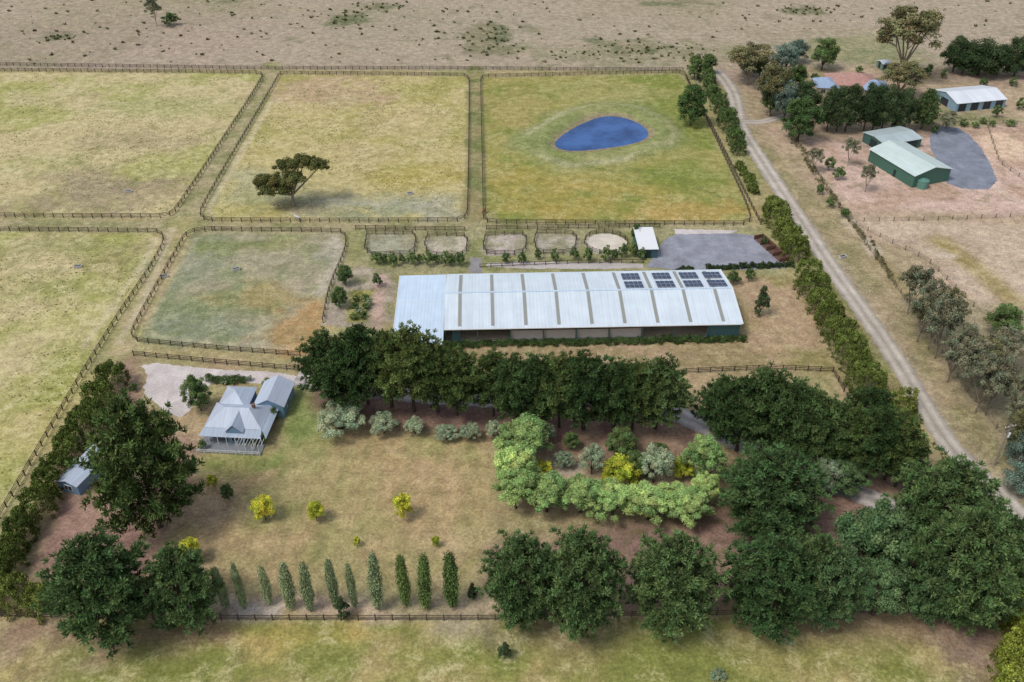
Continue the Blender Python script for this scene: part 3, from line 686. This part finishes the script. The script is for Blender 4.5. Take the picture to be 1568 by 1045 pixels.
def tufts(name,n,fn,size,mat,seed,per=5):
    rg=np.random.default_rng(seed); P=[]
    while len(P)<n:
        q=fn(rg)
        if q is not None: P.append(q)
    P=np.array(P); C=np.repeat(P,per,0); m=len(C); sc=np.repeat(rg.uniform(.4,1.4,n),per)*size
    dd=rdir(rg,m); dd[:,2]=abs(dd[:,2])*.6+.3
    C=C+dd*sc[:,None]*.5; Nn=rdir(rg,m)+np.array([0,0,.5])
    V=cards(C,dd,Nn,sc*.6,sc*.32); T_=np.ones((m,3))*np.repeat(rg.uniform(.7,1.3,n),per)[:,None]*rg.uniform(.8,1.2,(m,1))
    return obj(name,np_mesh(name,V,np.arange(len(V)).reshape(-1,4),[mat],tint=np.repeat(T_,4,0)))
patch=[(530,30,36,10),(583,12,30,7),(742,60,42,22),(85,56,24,6),(1230,16,36,5),(975,75,60,8),(940,85,80,8)]
def plain(rg):
    if rg.random()<.6:
        x=rg.uniform(-60,1640); y=rg.uniform(-8,98)
        if x>1100 and y>50: return None
    else:
        b=patch[rg.integers(len(patch))]; x=b[0]+rg.normal()*b[2]*.8; y=b[1]+rg.normal()*b[3]*.8
        if y>99: return None
    return np.array(G(x,y))
tufts('grass_tussocks',560,plain,.85,leafmat('tussock',K(110,110,76)),3,per=9)
padw=[W([(-300,112),(395,118),(265,325),(-300,328)]),W([(-300,362),(240,368),(150,530),(0,780),(-200,1000)]),W([(435,122),(708,124),(708,330),(325,330)])]
def inp(q,P):
    c=False
    for i in range(len(P)):
        a=P[i];b=P[(i+1)%len(P)]
        if (a[1]>q[1])!=(b[1]>q[1]) and q[0]<a[0]+(q[1]-a[1])*(b[0]-a[0])/(b[1]-a[1]): c=not c
    return c
def pasture(rg):
    P=padw[rg.choice(3,p=[.4,.35,.25])]; xs_=[p[0] for p in P]; ys_=[p[1] for p in P]
    q=np.array([rg.uniform(min(xs_),max(xs_)),rg.uniform(min(ys_),max(ys_)),0.])
    nz=float(fbm(np.array([q[0]]),np.array([q[1]]),9,400,3)[0])
    if nz<.5 or not inp(q,P): return None
    return q
tufts('pasture_grass',9000,pasture,.28,leafmat('seedgrass',K(186,180,126),k=1.1),4,per=4)

# ================================================================ FENCES
M_rail=simple('fence_timber',lin(88,74,66),.85,scale=2); M_post=simple('post_timber',lin(132,120,104),.9,scale=2)
def fence(pts,name='timber_rail_fence',closed=False,smooth=0,h=1.35,rails=3,sp=2.6,mat=None,rw=.14,world=False,pr=.17):
    P=pts if world else W(pts)
    if smooth: P=chaikin(P,smooth,closed)
    R=resample(P,sp,closed); mb=MB()
    for i,p in enumerate(R):
        if closed and i==len(R)-1: break
        d=(R[min(i+1,len(R)-1)]-R[max(0,i-1)]); mb.box((p[0],p[1],h/2+.02),(pr,pr,h+.04),math.atan2(d[1],d[0]))
    for i in range(len(R)-1):
        for r in range(rails):
            z=h*(.36+.6*r/max(1,rails-1)) if rails>1 else h*.9
            a=R[i];b=R[i+1]; d=(b-a).normalized(); o=Vector((d[1],-d[0],0))*(pr/2+.025)
            mb.beam(a+o+Vector((0,0,z)),b+o+Vector((0,0,z)),.04,rw)
    return mb.build(name,[mat or M_rail],loc=tuple(R[0]))
fence([(-200,100),(0,101),(200,104),(400,107),(720,107),(900,109),(1046,109)])
fence([(-300,107),(385,113),(403,114),(402,125),(275,318),(262,333),(240,335),(-300,331)],smooth=2)
fence([(440,114),(700,117),(718,118),(719,135),(717,318),(714,338),(690,341),(335,341),(306,338),(309,318),(424,124),(428,114)],closed=True,smooth=2)
fence([(752,119),(1030,112),(1050,114),(1054,128),(1100,222),(1146,320),(1150,344),(1130,346),(765,343),(740,342),(740,322),(736,135),(736,119)],closed=True,smooth=2)
fence([(1050,120),(1105,225),(1152,320),(1165,345)])
fence([(-300,352),(228,356),(252,358),(250,385),(155,528),(-20,830)],smooth=1)
fence([(325,354),(505,356),(530,357),(531,385),(505,440),(495,495)],smooth=2)
fence([(330,354),(288,356),(272,385),(208,500),(200,522),(225,526),(330,536),(460,546)],smooth=2)
fence([(205,545),(330,557),(458,568)])
fence([(545,352),(712,354)]); fence([(745,352),(1010,349)])
for yp in yards: fence(yp,closed=True,sp=2.4)
fence(rp,name='round_pen_fence',closed=True,world=True,sp=2.2)
fence([(-100,941),(70,946),(325,950),(740,950),(940,945),(1200,942),(1640,936)])
fence([(1050,572),(1180,566),(1275,570)]); fence([(1275,570),(1292,600)])
fence([(735,410),(880,404),(985,403)],h=1.1,rails=2)
fence([(1300,340),(1420,338),(1568,332),(1700,328)],name='wire_fence',h=1.2,rails=3,rw=.025,sp=4,mat=M_post)
fence([(1225,225),(1300,340),(1372,440),(1480,600),(1560,700)],name='wire_fence',h=1.2,rails=3,rw=.025,sp=4,mat=M_post)
fence([(1310,345),(1420,400),(1490,470)],name='wire_fence',h=1.2,rails=3,rw=.025,sp=4,mat=M_post)
fence([(1510,190),(1530,250),(1600,300)],name='wire_fence',h=1.2,rails=3,rw=.04,sp=4,mat=M_post)
fence([(1440,200),(1450,180),(1600,196)],name='wire_fence',h=1.2,rails=3,rw=.04,sp=4,mat=M_post)

# ================================================================ BUILDINGS
RK=1.15
M_wallg=simple('green_steel_wall',lin(72,104,108),.6,scale=.8,var=.12); M_dkg=simple('dark_green_trim',lin(38,62,60),.5,scale=.8)
M_in=simple('pale_lining',lin(200,190,182),.8,var=.1); M_dark=simple('dark_interior',lin(28,32,30),.9)
M_steel=simple('steel_frame',lin(84,112,108),.5); M_white=simple('white_trim',lin(230,230,226),.5,var=.06)
M_glass,nt,out=newmat('window_glass'); p=N(nt,'ShaderNodeBsdfPrincipled'); p.inputs['Base Color'].default_value=(.02,.03,.04,1); p.inputs['Roughness'].default_value=.08; nt.links.new(p.outputs[0],out.inputs[0])
EZ=4.4
FL=G(680,502,EZ); FR=G(1135,493.5,EZ); BLc=G(684,421,EZ)
ex=(FR-FL); Ls=ex.length; ex.normalize(); ang=math.atan2(ex[1],ex[0]); ey=Vector((-ex[1],ex[0],0)); Ds=(BLc-FL).dot(ey)
R_arena=roofmat('arena_roof',lin(208,218,224,RK),ang); R_an=roofmat('annex_roof',lin(198,215,230,RK),ang)
R_strip=simple('skylight_strip',lin(158,158,150),.5,var=.08)
shed=empty('riding_arena_shed',(FL[0],FL[1],0),ang)
RH=EZ+1.9; Dm=Ds/2; OV=.5
mb=MB()
for y0,z0,y1,z1 in((-OV,EZ-.12,Dm,RH),(Ds+OV,EZ-.12,Dm,RH)):
    pts=[(-.0,y0,z0),(Ls+.3,y0,z0),(Ls+.3,y1,z1),(-.0,y1,z1)]
    if y0>y1: pts=pts[::-1]
    mb.slab(pts,.12)
mb.build('roof',[R_arena],shed)
mb=MB()
nb=9; bay=Ls/nb
def rz(y): return EZ-.12+(RH-EZ+.12)*(1-abs(y-Dm)/(Dm+OV))
for i in range(nb):
    u=bay*(i+.47)
    for y0,y1 in((.3,Dm-.3),(Dm+.3,Ds-.3)):
        mb.slab([(u-.38,y0,rz(y0)+.02),(u+.38,y0,rz(y0)+.02),(u+.38,y1,rz(y1)+.02),(u-.38,y1,rz(y1)+.02)],.015)
mb.build('skylight_strips',[R_strip],shed)
mb=MB(); mb.box((Ls/2,Dm,RH+.05),(Ls,.4,.06),mat=2)
mb.beam((0,-OV-.08,EZ-.2),(Ls,-OV-.08,EZ-.2),.14,.16,1); mb.beam((Ls+.36,-OV,EZ-.15),(Ls+.36,Dm,RH-.03),.1,.25,0); mb.beam((Ls+.36,Ds+OV,EZ-.15),(Ls+.36,Dm,RH-.03),.1,.25,0)
mb.build('ridge_cap_and_gutters',[M_white,M_white,R_an],shed)
mb=MB()
mb.box((Ls/2,Ds-.1,2.1),(Ls,.15,4.2))
for u in(.1,Ls-.1):
    mb.add([(u,0,0),(u,Ds-.2,0),(u,Ds-.2,EZ-.3),(u,Dm,RH-.3),(u,0,EZ-.3)],[(0,1,2,3,4)],0)
mb.box((Ls/2,0,EZ-.42),(Ls-.25,.12,.35))
mb.box((Ls/2,.0,.3),(Ls-.25,.12,.6),mat=2)
mb.box((Ls-.5*bay,-.0,2.2),(bay-.4,.1,3.2))
mb.box((.35*bay,-.0,2.2),(bay*.25,.1,3.2))
for i in range(nb+1):
    mb.box((min(max(bay*i,.2),Ls-.2),-.12,EZ/2-.15),(.26,.22,EZ-.3),mat=3)
for i in range(2,6):
    mb.box((bay*(i+.5),.25,1.9),(bay-.3,.06,2.5),mat=1)
for i in range(0,9): mb.box((bay*(i+.5),-.02,1.0),(bay-.3,.05,.10),mat=3)
mb.build('walls',[M_wallg,M_in,M_dkg,M_steel],shed)
mb=MB(); mb.box((Ls/2,Dm,.03),(Ls-.5,Ds-.5,.05)); mb.build('arena_floor',[M_sand],shed)
mb=MB()
ux=Ls/67.0
def srow(u0,nu):
    pw_=.98*ux
    for (w0) in (Dm+.07*Ds/2,Dm+.53*Ds/2):
        for r in range(2):
            for c in range(nu):
                ph2=.17*Ds/2
                y0=w0+r*(ph2+.1);y1=y0+ph2;x0=u0+c*(pw_+.1);x1=x0+pw_
                mb.slab([(x0,y0,rz(y0)+.16),(x1,y0,rz(y0)+.16),(x1,y1,rz(y1)+.16),(x0,y1,rz(y1)+.16)],.05,0)
                mb.beam((x0,y0+.02,rz(y0)+.165),(x1,y0+.02,rz(y0)+.165),.04,.02,1)
for u0 in(42.4,49.9,56.5,62.2): srow(u0*ux,4)
M_pv=simple('solar_cell',lin(40,58,98),.25,var=.3,scale=1.0,spec=.6)
mb.build('solar_panels',[M_pv,M_white],shed)
an=empty('stable_block',(FL[0],FL[1],0),ang)
aw=-(G(603,500,4.0)-FL).dot(ex)
y0a=(G(680,527,3.6)-FL).dot(ey);y1a=Ds+.2
mb=MB(); mb.slab([(-aw,y0a,3.5),(-.12,y0a,3.6),(-.12,y1a,4.35),(-aw,y1a,4.25)],.14)
mb.build('roof',[R_an],an)
mb=MB()
for yy in (Dm,): mb.beam((-aw,yy,3.5+.75*(yy-y0a)/(y1a-y0a)+.03),(-.12,yy,3.6+.75*(yy-y0a)/(y1a-y0a)+.03),.12,.04)
mb.beam((-aw-.06,y0a,3.45),(-aw-.06,y1a,4.2),.14,.25); mb.beam((-aw,y0a-.07,3.4),(-.12,y0a-.07,3.5),.14,.2)
mb.build('roof_flashing',[M_white],an)
mb=MB(); mb.box((-aw/2,y0a+.5,1.65),(aw-.8,.15,3.3)); mb.box((-aw+.5,(y0a+y1a)/2,1.65),(.15,y1a-y0a-1.2,3.3)); mb.box((-aw/2,y1a-.5,1.95),(aw-.8,.15,3.9))
for i in range(4): mb.box((-aw+.40,y0a+4+i*5,1.4),(.1,1.4,2.4),mat=1)
for i in range(3): mb.box((-aw+2.2+i*3.4,y0a+.40,1.5),(1.6,.1,1.6),mat=1)
mb.build('walls',[M_wallg,M_dkg],an)

def roof_gable(mb,x0,x1,y0,y1,ze,zr,axis='x',mat=0,wm=None):
    if axis=='x':
        ym=(y0+y1)/2
        mb.slab([(x0,y0,ze),(x1,y0,ze),(x1,ym,zr),(x0,ym,zr)],.12,mat); mb.slab([(x0,ym,zr),(x1,ym,zr),(x1,y1,ze),(x0,y1,ze)],.12,mat)
    else:
        xm=(x0+x1)/2
        mb.slab([(x0,y1,ze),(x0,y0,ze),(xm,y0,zr),(xm,y1,zr)],.12,mat); mb.slab([(xm,y1,zr),(xm,y0,zr),(x1,y0,ze),(x1,y1,ze)],.12,mat)
def roof_hip(mb,x0,x1,y0,y1,ze,zr,mat=0):
    w=(y1-y0)/2; l=(x1-x0)/2
    if l>=w:
        a=(x0+w,(y0+y1)/2,zr);b=(x1-w,(y0+y1)/2,zr)
        if l-w<.05: b=(a[0]+.05,a[1],zr)
        V=[(x0,y0,ze),(x1,y0,ze),(x1,y1,ze),(x0,y1,ze),a,b]; mb.add(V,[(0,1,5,4),(1,2,5),(2,3,4,5),(3,0,4),(3,2,1,0)],mat)
    else:
        a=((x0+x1)/2,y0+l,zr);b=((x0+x1)/2,y1-l,zr)
        V=[(x0,y0,ze),(x1,y0,ze),(x1,y1,ze),(x0,y1,ze),a,b]; mb.add(V,[(0,1,4),(1,2,5,4),(2,3,5),(3,0,4,5),(3,2,1,0)],mat)
def win(mb,x,y,z,w,h,face,gm=1,fm=2):
    if face in 'ns':
        s=-1 if face=='s' else 1; mb.box((x,y+s*.03,z),(w+.2,.06,h+.2),mat=fm); mb.box((x,y+s*.05,z),(w,.06,h),mat=gm); mb.box((x,y+s*.07,z),(.06,.06,h),mat=fm)
    else:
        s=-1 if face=='w' else 1; mb.box((x+s*.03,y,z),(.06,w+.2,h+.2),mat=fm); mb.box((x+s*.05,y,z),(.06,w,h),mat=gm); mb.box((x+s*.07,y,z),(.06,.06,h),mat=fm)
# cottage
hp0=G(357,654,2.9); ha=math.radians(-4)
house=empty('weatherboard_cottage',(hp0[0],hp0[1],0),ha); house.scale=(.83,.95,.95)
R_h=roofmat('cottage_roof',lin(190,200,214),ha,.5,.16); R_h2=roofmat('cottage_roof_b',lin(180,192,206),ha+math.pi/2,.5,.16)
M_blue=simple('weatherboard_blue',lin(120,150,174),.7,var=.1); M_deck=simple('deck_grey',lin(142,146,150),.8)
mb=MB()
roof_hip(mb,-6.6,6.6,-.4,7.2,3.0,5.2)
roof_hip(mb,-6.0,1.2,5.2,12.6,3.02,5.0)
roof_gable(mb,2.2,9.6,6.6,14.8,3.05,4.8,'y')
roof_gable(mb,-1.4,2.8,-1.6,3.6,3.1,4.9,'y')
mb.build('roof',[R_h],house)
mb=MB(); mb.slab([(-7.2,-2.4,2.45),(7.0,-2.4,2.45),(6.6,-.3,2.95),(-6.6,-.3,2.95)],.08); mb.slab([(6.6,-.3,2.95),(8.2,-2.4,2.45),(8.2,6.6,2.45),(6.62,6.6,2.95)],.08)
mb.build('veranda_roof',[R_h2],house)
mb=MB()
mb.box((0,3.5,1.5),(12.4,7.2,3.0)); mb.box((-2.4,8.9,1.48),(6.6,6.2,2.96)); mb.box((5.9,10.6,1.52),(6.6,7.6,3.0))
mb.box((.7,-.75,1.5),(3.6,1.4,3.0)); mb.add([(-1.1,-1.46,3.0),(2.5,-1.46,3.0),(.7,-1.46,4.7)],[(0,1,2)],0)
mb.add([(2.6,6.79,3.0),(9.2,6.79,3.0),(5.9,6.79,4.6)],[(0,1,2)],0)
for x in(-4.6,-2.6,4.0,5.4): win(mb,x,-.1,1.6,1.1,1.5,'s')
win(mb,.7,-1.45,1.5,1.8,1.5,'s')
for y in(1.5,4.5): win(mb,6.2,y,1.6,1.2,1.4,'e'); win(mb,-6.2,y,1.6,1.2,1.4,'w')
win(mb,9.2,10,1.6,1.4,1.4,'e')
mb.box((-6.0+2.9,-.14,1.05),(.9,.06,2.1),mat=2)
mb.build('walls',[M_blue,M_glass,M_white],house)
mb=MB(); mb.box((0,-2.3,.12),(14.6,4.4,.24),mat=1)
for i in range(8): mb.box((-7.0+i*2.0,-2.3,1.25),(.12,.12,2.4))
for i in range(9): mb.box((-7.2+i*1.8,-4.6,.5),(.1,.1,1.0))
mb.beam((-7.2,-4.6,.95),(7.2,-4.6,.95),.06,.1); mb.beam((-7.2,-4.6,.5),(7.2,-4.6,.5),.04,.08)
for i in range(48): mb.box((-7.1+i*.3,-4.6,.5),(.06,.03,.85))
for i in range(4): mb.box((2.5+i*1.5,-4.3,1.3),(.12,.12,2.4))
for i in range(9): mb.beam((2.2+i*.7,-4.6,2.52),(2.2+i*.7,-2.5,2.52),.06,.12)
mb.build('veranda_posts_and_deck',[M_white,M_deck],house)
mb=MB(); mb.box((3.6,4.2,4.9),(.6,.6,1.1)); mb.box((3.6,4.2,5.5),(.75,.75,.12)); mb.build('chimney',[simple('brick',lin(130,100,86),.9)],house)
fence([(388,692),(412,640),(428,600)],name='picket_fence',mat=M_white,h=1.1,rails=2,sp=.6,rw=.08,pr=.08)
ob=G(138,705,2.4); hut=empty('garden_shed',(ob[0],ob[1],0),math.radians(-18)); mb=MB(); roof_gable(mb,-2.3,2.3,-6.4,6.4,2.4,3.2,'y'); mb.build('roof',[R_h],hut)
mb=MB(); mb.box((0,0,1.15),(4.2,12.2,2.3)); win(mb,0,-6.1,1.3,1.4,1,'s'); win(mb,-2.1,0,1.3,1.4,1,'w'); win(mb,2.1,1,1.3,1.4,1,'e'); mb.build('walls',[M_blue,M_glass,M_white],hut)
q=[G(978,352,2.8),G(1008,351,2.8),G(998,382,2.8),G(971,378,2.8)]
c=sum(q,Vector())/4; ra=math.atan2((q[1]-q[0])[1],(q[1]-q[0])[0])-.04; tk=empty('tack_shed',(c[0],c[1],0),ra)
mb=MB(); mb.slab([(-2.5,-5.2,2.7),(2.5,-5.2,2.7),(2.5,5.2,3.2),(-2.5,5.2,3.2)],.1); mb.build('roof',[simple('white_roof',lin(236,236,236),.5,var=.05)],tk)
mb=MB(); mb.box((0,0,1.3),(4.6,9.8,2.5)); mb.box((0,-4.93,1.1),(1.4,.08,2.0),mat=1); mb.box((-2.33,0,1.4),(.08,1.5,1.2),mat=1); mb.build('walls',[M_wallg,M_dkg],tk)
cb=G(1180,383); ba=empty('storage_bays',(cb[0],cb[1],0),math.radians(-72)); mb=MB()
for i in range(5): mb.box((-6+i*3,0,.6),(.2,2.6,1.2))
mb.box((0,1.3,.6),(12.2,.2,1.2))
mb.build('sleeper_walls',[simple('sleeper',lin(120,88,74),.9)],ba)
mb=MB()
for i in range(4):
    V=[];n=9
    for a_ in range(n):
        for b_ in range(n):
            u,v=a_/(n-1)*2-1,b_/(n-1)*2-1; V.append((-4.5+i*3+u*1.3,v*1.1,.05+max(0,(1-u*u)*(1-v*v))*(.9-.12*i)+.05*math.sin(7*a_+5*b_)))
    mb.add(V,[(a_*n+b_,(a_+1)*n+b_,(a_+1)*n+b_+1,a_*n+b_+1) for a_ in range(n-1) for b_ in range(n-1)],0)
mb.build('mulch_piles',[simple('mulchpile',lin(104,80,68),.95)],ba)

def steel_shed(name,fl,fr,depth_m,eh,rise,roofc,wallc,doors=2,rot=None):
    a=G(*fl,0);b=G(*fr,0); d=b-a; L=d.length; an_=math.atan2(d[1],d[0]) if rot is None else rot; e=empty(name,(a[0],a[1],0),an_)
    mb=MB(); roof_gable(mb,-.3,L+.3,-.3,depth_m+.3,eh,eh+rise,'x'); mb.build('roof',[roofmat(name+'_roof',tuple(c*RK for c in roofc),an_)],e)
    mb=MB(); mb.box((L/2,depth_m/2,eh/2-.06),(L,depth_m,eh-.12))
    for x in(0,L): mb.add([(x,0,eh-.12),(x,depth_m,eh-.12),(x,depth_m/2,eh+rise-.14)],[(0,1,2)],0)
    for i in range(doors): mb.box((L*(i+.5)/doors,-.03,1.4),(L/doors*.6,.08,2.6),mat=1)
    mb.box((-.03,depth_m*.5,1.3),(.08,depth_m*.3,2.4),mat=1)
    mb.build('walls',[simple(name+'_w',wallc,.6,var=.1),M_dkg if name!='weatherboard_house' else M_glass],e); return e
a=G(1396,288);b=G(1454,279); d=b-a; L=d.length; an_=math.atan2(d[1],d[0]); e=empty('green_steel_shed',(a[0],a[1],0),an_+.06)
bk=G(1370,238); Dd=(bk-a).dot(Vector((-d[1],d[0],0)).normalized())*.95
mb=MB(); ehh=3.8
roof_gable(mb,-.4,L+.4,-.4,Dd+.3,ehh,ehh+1.7,'y')
mb.build('roof',[roofmat('green_shed_roof',lin(196,210,204,RK))],e)
mb=MB(); mb.box((L/2,Dd/2,ehh/2-.06),(L,Dd,ehh-.12)); mb.add([(0,-.0,ehh-.13),(L,-.0,ehh-.13),(L/2,-.0,ehh+1.4)],[(0,1,2)],0); mb.add([(0,Dd,ehh-.13),(L,Dd,ehh-.13),(L/2,Dd,ehh+1.4)],[(0,1,2)],0)
for i in range(3): mb.box((L+.03,Dd*(.2+.3*i),1.5),(.08,Dd*.18,2.8),mat=1)
mb.box((-.03,Dd*.4,1.1),(.08,1,2.1),mat=1); win(mb,L*.3,0,1.8,1.2,.8,'s',1,2)
mb.build('walls',[simple('green_shed_w',lin(74,112,98),.6,var=.1),M_dkg,M_white],e)
steel_shed('green_garage',(1352,236),(1408,226),10,3.0,.7,lin(176,190,190),lin(70,104,98))
tkp=G(1411,287); mb=MB()
mb.tube((tkp[0],tkp[1],0),(tkp[0],tkp[1],2.3),1.6,1.6,20); mb.tube((tkp[0],tkp[1],2.3),(tkp[0],tkp[1],2.8),1.65,.3,20); mb.build('water_tank',[simple('tank_green',lin(104,150,136),.5)],loc=tuple(tkp))
steel_shed('weatherboard_house',(1462,172),(1537,165),13,3,1.6,lin(218,222,226),lin(140,168,186),4)
hs=empty('farmhouse',G(1292,138),math.radians(-6)); mb=MB(); roof_hip(mb,-6,11,-4,8,3,5.6,0); roof_hip(mb,-11,-3,-7,3,2.9,4.8,1); roof_hip(mb,5,14,-8,2,2.95,5.0,1)
mb.build('roof',[simple('tile_roof',lin(196,152,138),.8,scale=.8,col2=lin(172,134,124)),roofmat('blue_roof',lin(160,180,206))],hs)
mb=MB(); mb.box((2.5,2,1.5),(15,11,2.98)); mb.box((-7,-2,1.45),(7,9,2.88)); mb.box((9.5,-3,1.47),(8,9,2.92))
for x in(-8.5,-5.5): win(mb,x,-6.5,1.6,1.4,1.3,'s')
for x in(7.5,11): win(mb,x,-7.5,1.6,1.4,1.3,'s')
mb.build('walls',[simple('cream_wall',lin(206,192,170),.8),M_glass,M_white],hs)
for (x,y,w,d) in ((1350,108,4,4),(1475,158,4,5),(1560,110,6,4)):
    steel_shed('garden_shed',(x,y),(x+w*2.9,y-1),d,2.4,.6,lin(200,210,214),lin(120,140,130),1)

pb=G(1522,712); ph_=height_at(pb[1],650); mb=MB(); ph_=max(8,min(ph_,12))
mb.tube((pb[0],pb[1],0),(pb[0],pb[1],ph_),.2,.13,10); mb.box((pb[0],pb[1],ph_-.6),(2.6,.14,.16),.3); mb.box((pb[0],pb[1],ph_-1.5),(1.6,.12,.14),.3)
for t_ in(-1.1,-.5,.5,1.1): mb.tube((pb[0]+t_*math.cos(.3),pb[1]+t_*math.sin(.3),ph_-.52),(pb[0]+t_*math.cos(.3),pb[1]+t_*math.sin(.3),ph_-.28),.06,.05,8,1)
mb.tube((pb[0]+.35,pb[1],ph_-3),(pb[0]+.35,pb[1],ph_-2),.25,.25,10,1)
mb.build('power_pole',[simple('pole_timber',lin(160,150,138),.9),M_white],loc=tuple(pb))

M_conc=simple('concrete',lin(206,202,196),.8)
def trough(x,y,rz_=0):
    c=G(x,y); mb=MB(); co,si=math.cos(rz_),math.sin(rz_)
    for dx,dy,w,d in((0,.38,1.8,.1),(0,-.38,1.8,.1),(.85,0,.1,.66),(-.85,0,.1,.66)): mb.box((c[0]+dx*co-dy*si,c[1]+dx*si+dy*co,.32),(w,d,.62),rz_)
    mb.box((c[0],c[1],.42),(1.6,.66,.04),rz_,1); mb.box((c[0],c[1],.06),(1.6,.66,.1),rz_); mb.build('water_trough',[M_conc,M_glass],loc=tuple(c))
for t_ in((252,425),(120,410),(197,295),(628,298),(362,414),(1290,395)): trough(*t_,rz_=.4)
def horse(x,y,rz_,col,name='horse'):
    sk=[((-.75,0,1.2),.27),((-.3,0,1.15),.30),((.25,0,1.15),.31),((.7,0,1.22),.26),((1.0,0,1.5),.16),((1.25,0,1.78),.12),((1.42,0,1.75),.12),((1.72,0,1.5),.075)]
    E=[(i,i+1) for i in range(7)]; V=[s[0] for s in sk];R=[s[1] for s in sk]
    for (bx,by,root,hind) in((-.75,.2,0,1),(-.75,-.2,0,1),(.65,.17,3,0),(.65,-.17,3,0)):
        ch=[(bx+(.08 if hind else 0),by,.85,.14),(bx-(.14 if hind else -.02),by,.5,.075),(bx-(.06 if hind else 0),by,.12,.05),(bx,by,.03,.065)]
        pr=root
        for q in ch: V.append(q[:3]);R.append(q[3]);E.append((pr,len(V)-1));pr=len(V)-1
    pr=0
    for q in((-1.05,0,1.15,.06),(-1.12,0,.75,.05)): V.append(q[:3]);R.append(q[3]);E.append((pr,len(V)-1));pr=len(V)-1
    for s in(-1,1): V.append((1.3,.07*s,1.98));R.append(.03);E.append((5,len(V)-1))
    me=bpy.data.meshes.new(name); me.from_pydata(V,E,[]); me.materials.append(col)
    o=obj(name,me,G(x,y)); o.rotation_euler=(0,0,rz_)
    bpy.context.view_layer.objects.active=o
    md=o.modifiers.new('skin','SKIN')
    if not me.skin_vertices:
        bpy.ops.object.select_all(action='DESELECT'); o.select_set(True); bpy.ops.mesh.customdata_skin_add()
    for i,r in enumerate(R): me.skin_vertices[0].data[i].radius=(r,r)
    me.skin_vertices[0].data[0].use_root=True
    ss=o.modifiers.new('sub','SUBSURF'); ss.levels=1; ss.render_levels=1
    return o
try:
    horse(741,328,1.2,simple('bay_coat',lin(150,92,60),.7)); horse(456,338,2.6,simple('grey_coat',lin(214,210,204),.7))
except Exception as e: print('horse',e)

# ================================================================ LIGHT, SKY, CAMERA
S=Vector((-.55,-.35,1.05)).normalized()
sun=bpy.data.lights.new('sun','SUN'); sun.energy=1.5; sun.angle=math.radians(16); sun.color=(1,.97,.92)
so=bpy.data.objects.new('sun',sun); bpy.context.scene.collection.objects.link(so); so.rotation_euler=S.to_track_quat('Z','Y').to_euler(); so.location=(0,0,200)
w=bpy.data.worlds.new('World'); bpy.context.scene.world=w; w.use_nodes=True; nt=w.node_tree; nt.nodes.clear()
sk=nt.nodes.new('ShaderNodeTexSky'); sk.sky_type='NISHITA'; sk.sun_disc=False; sk.sun_elevation=math.asin(S.z); sk.sun_rotation=math.atan2(S.x,S.y); sk.dust_density=2.0; sk.air_density=1.0
hs_=nt.nodes.new('ShaderNodeHueSaturation'); hs_.inputs['Saturation'].default_value=.6
bg=nt.nodes.new('ShaderNodeBackground'); bg.inputs[1].default_value=.15; ow=nt.nodes.new('ShaderNodeOutputWorld')
nt.links.new(sk.outputs[0],hs_.inputs['Color']); nt.links.new(hs_.outputs[0],bg.inputs[0]); nt.links.new(bg.outputs[0],ow.inputs[0])
cam=bpy.data.cameras.new('camera'); co_=bpy.data.objects.new('camera',cam); bpy.context.scene.collection.objects.link(co_)
cam.sensor_width=36; cam.lens=36*F/1568; cam.clip_end=20000; cam.clip_start=1
co_.location=(0,0,CAMH); co_.rotation_euler=(math.pi/2-PITCH,0,0); bpy.context.scene.camera=co_
vs=bpy.context.scene.view_settings; vs.view_transform='Standard'; vs.look='None'; vs.exposure=0
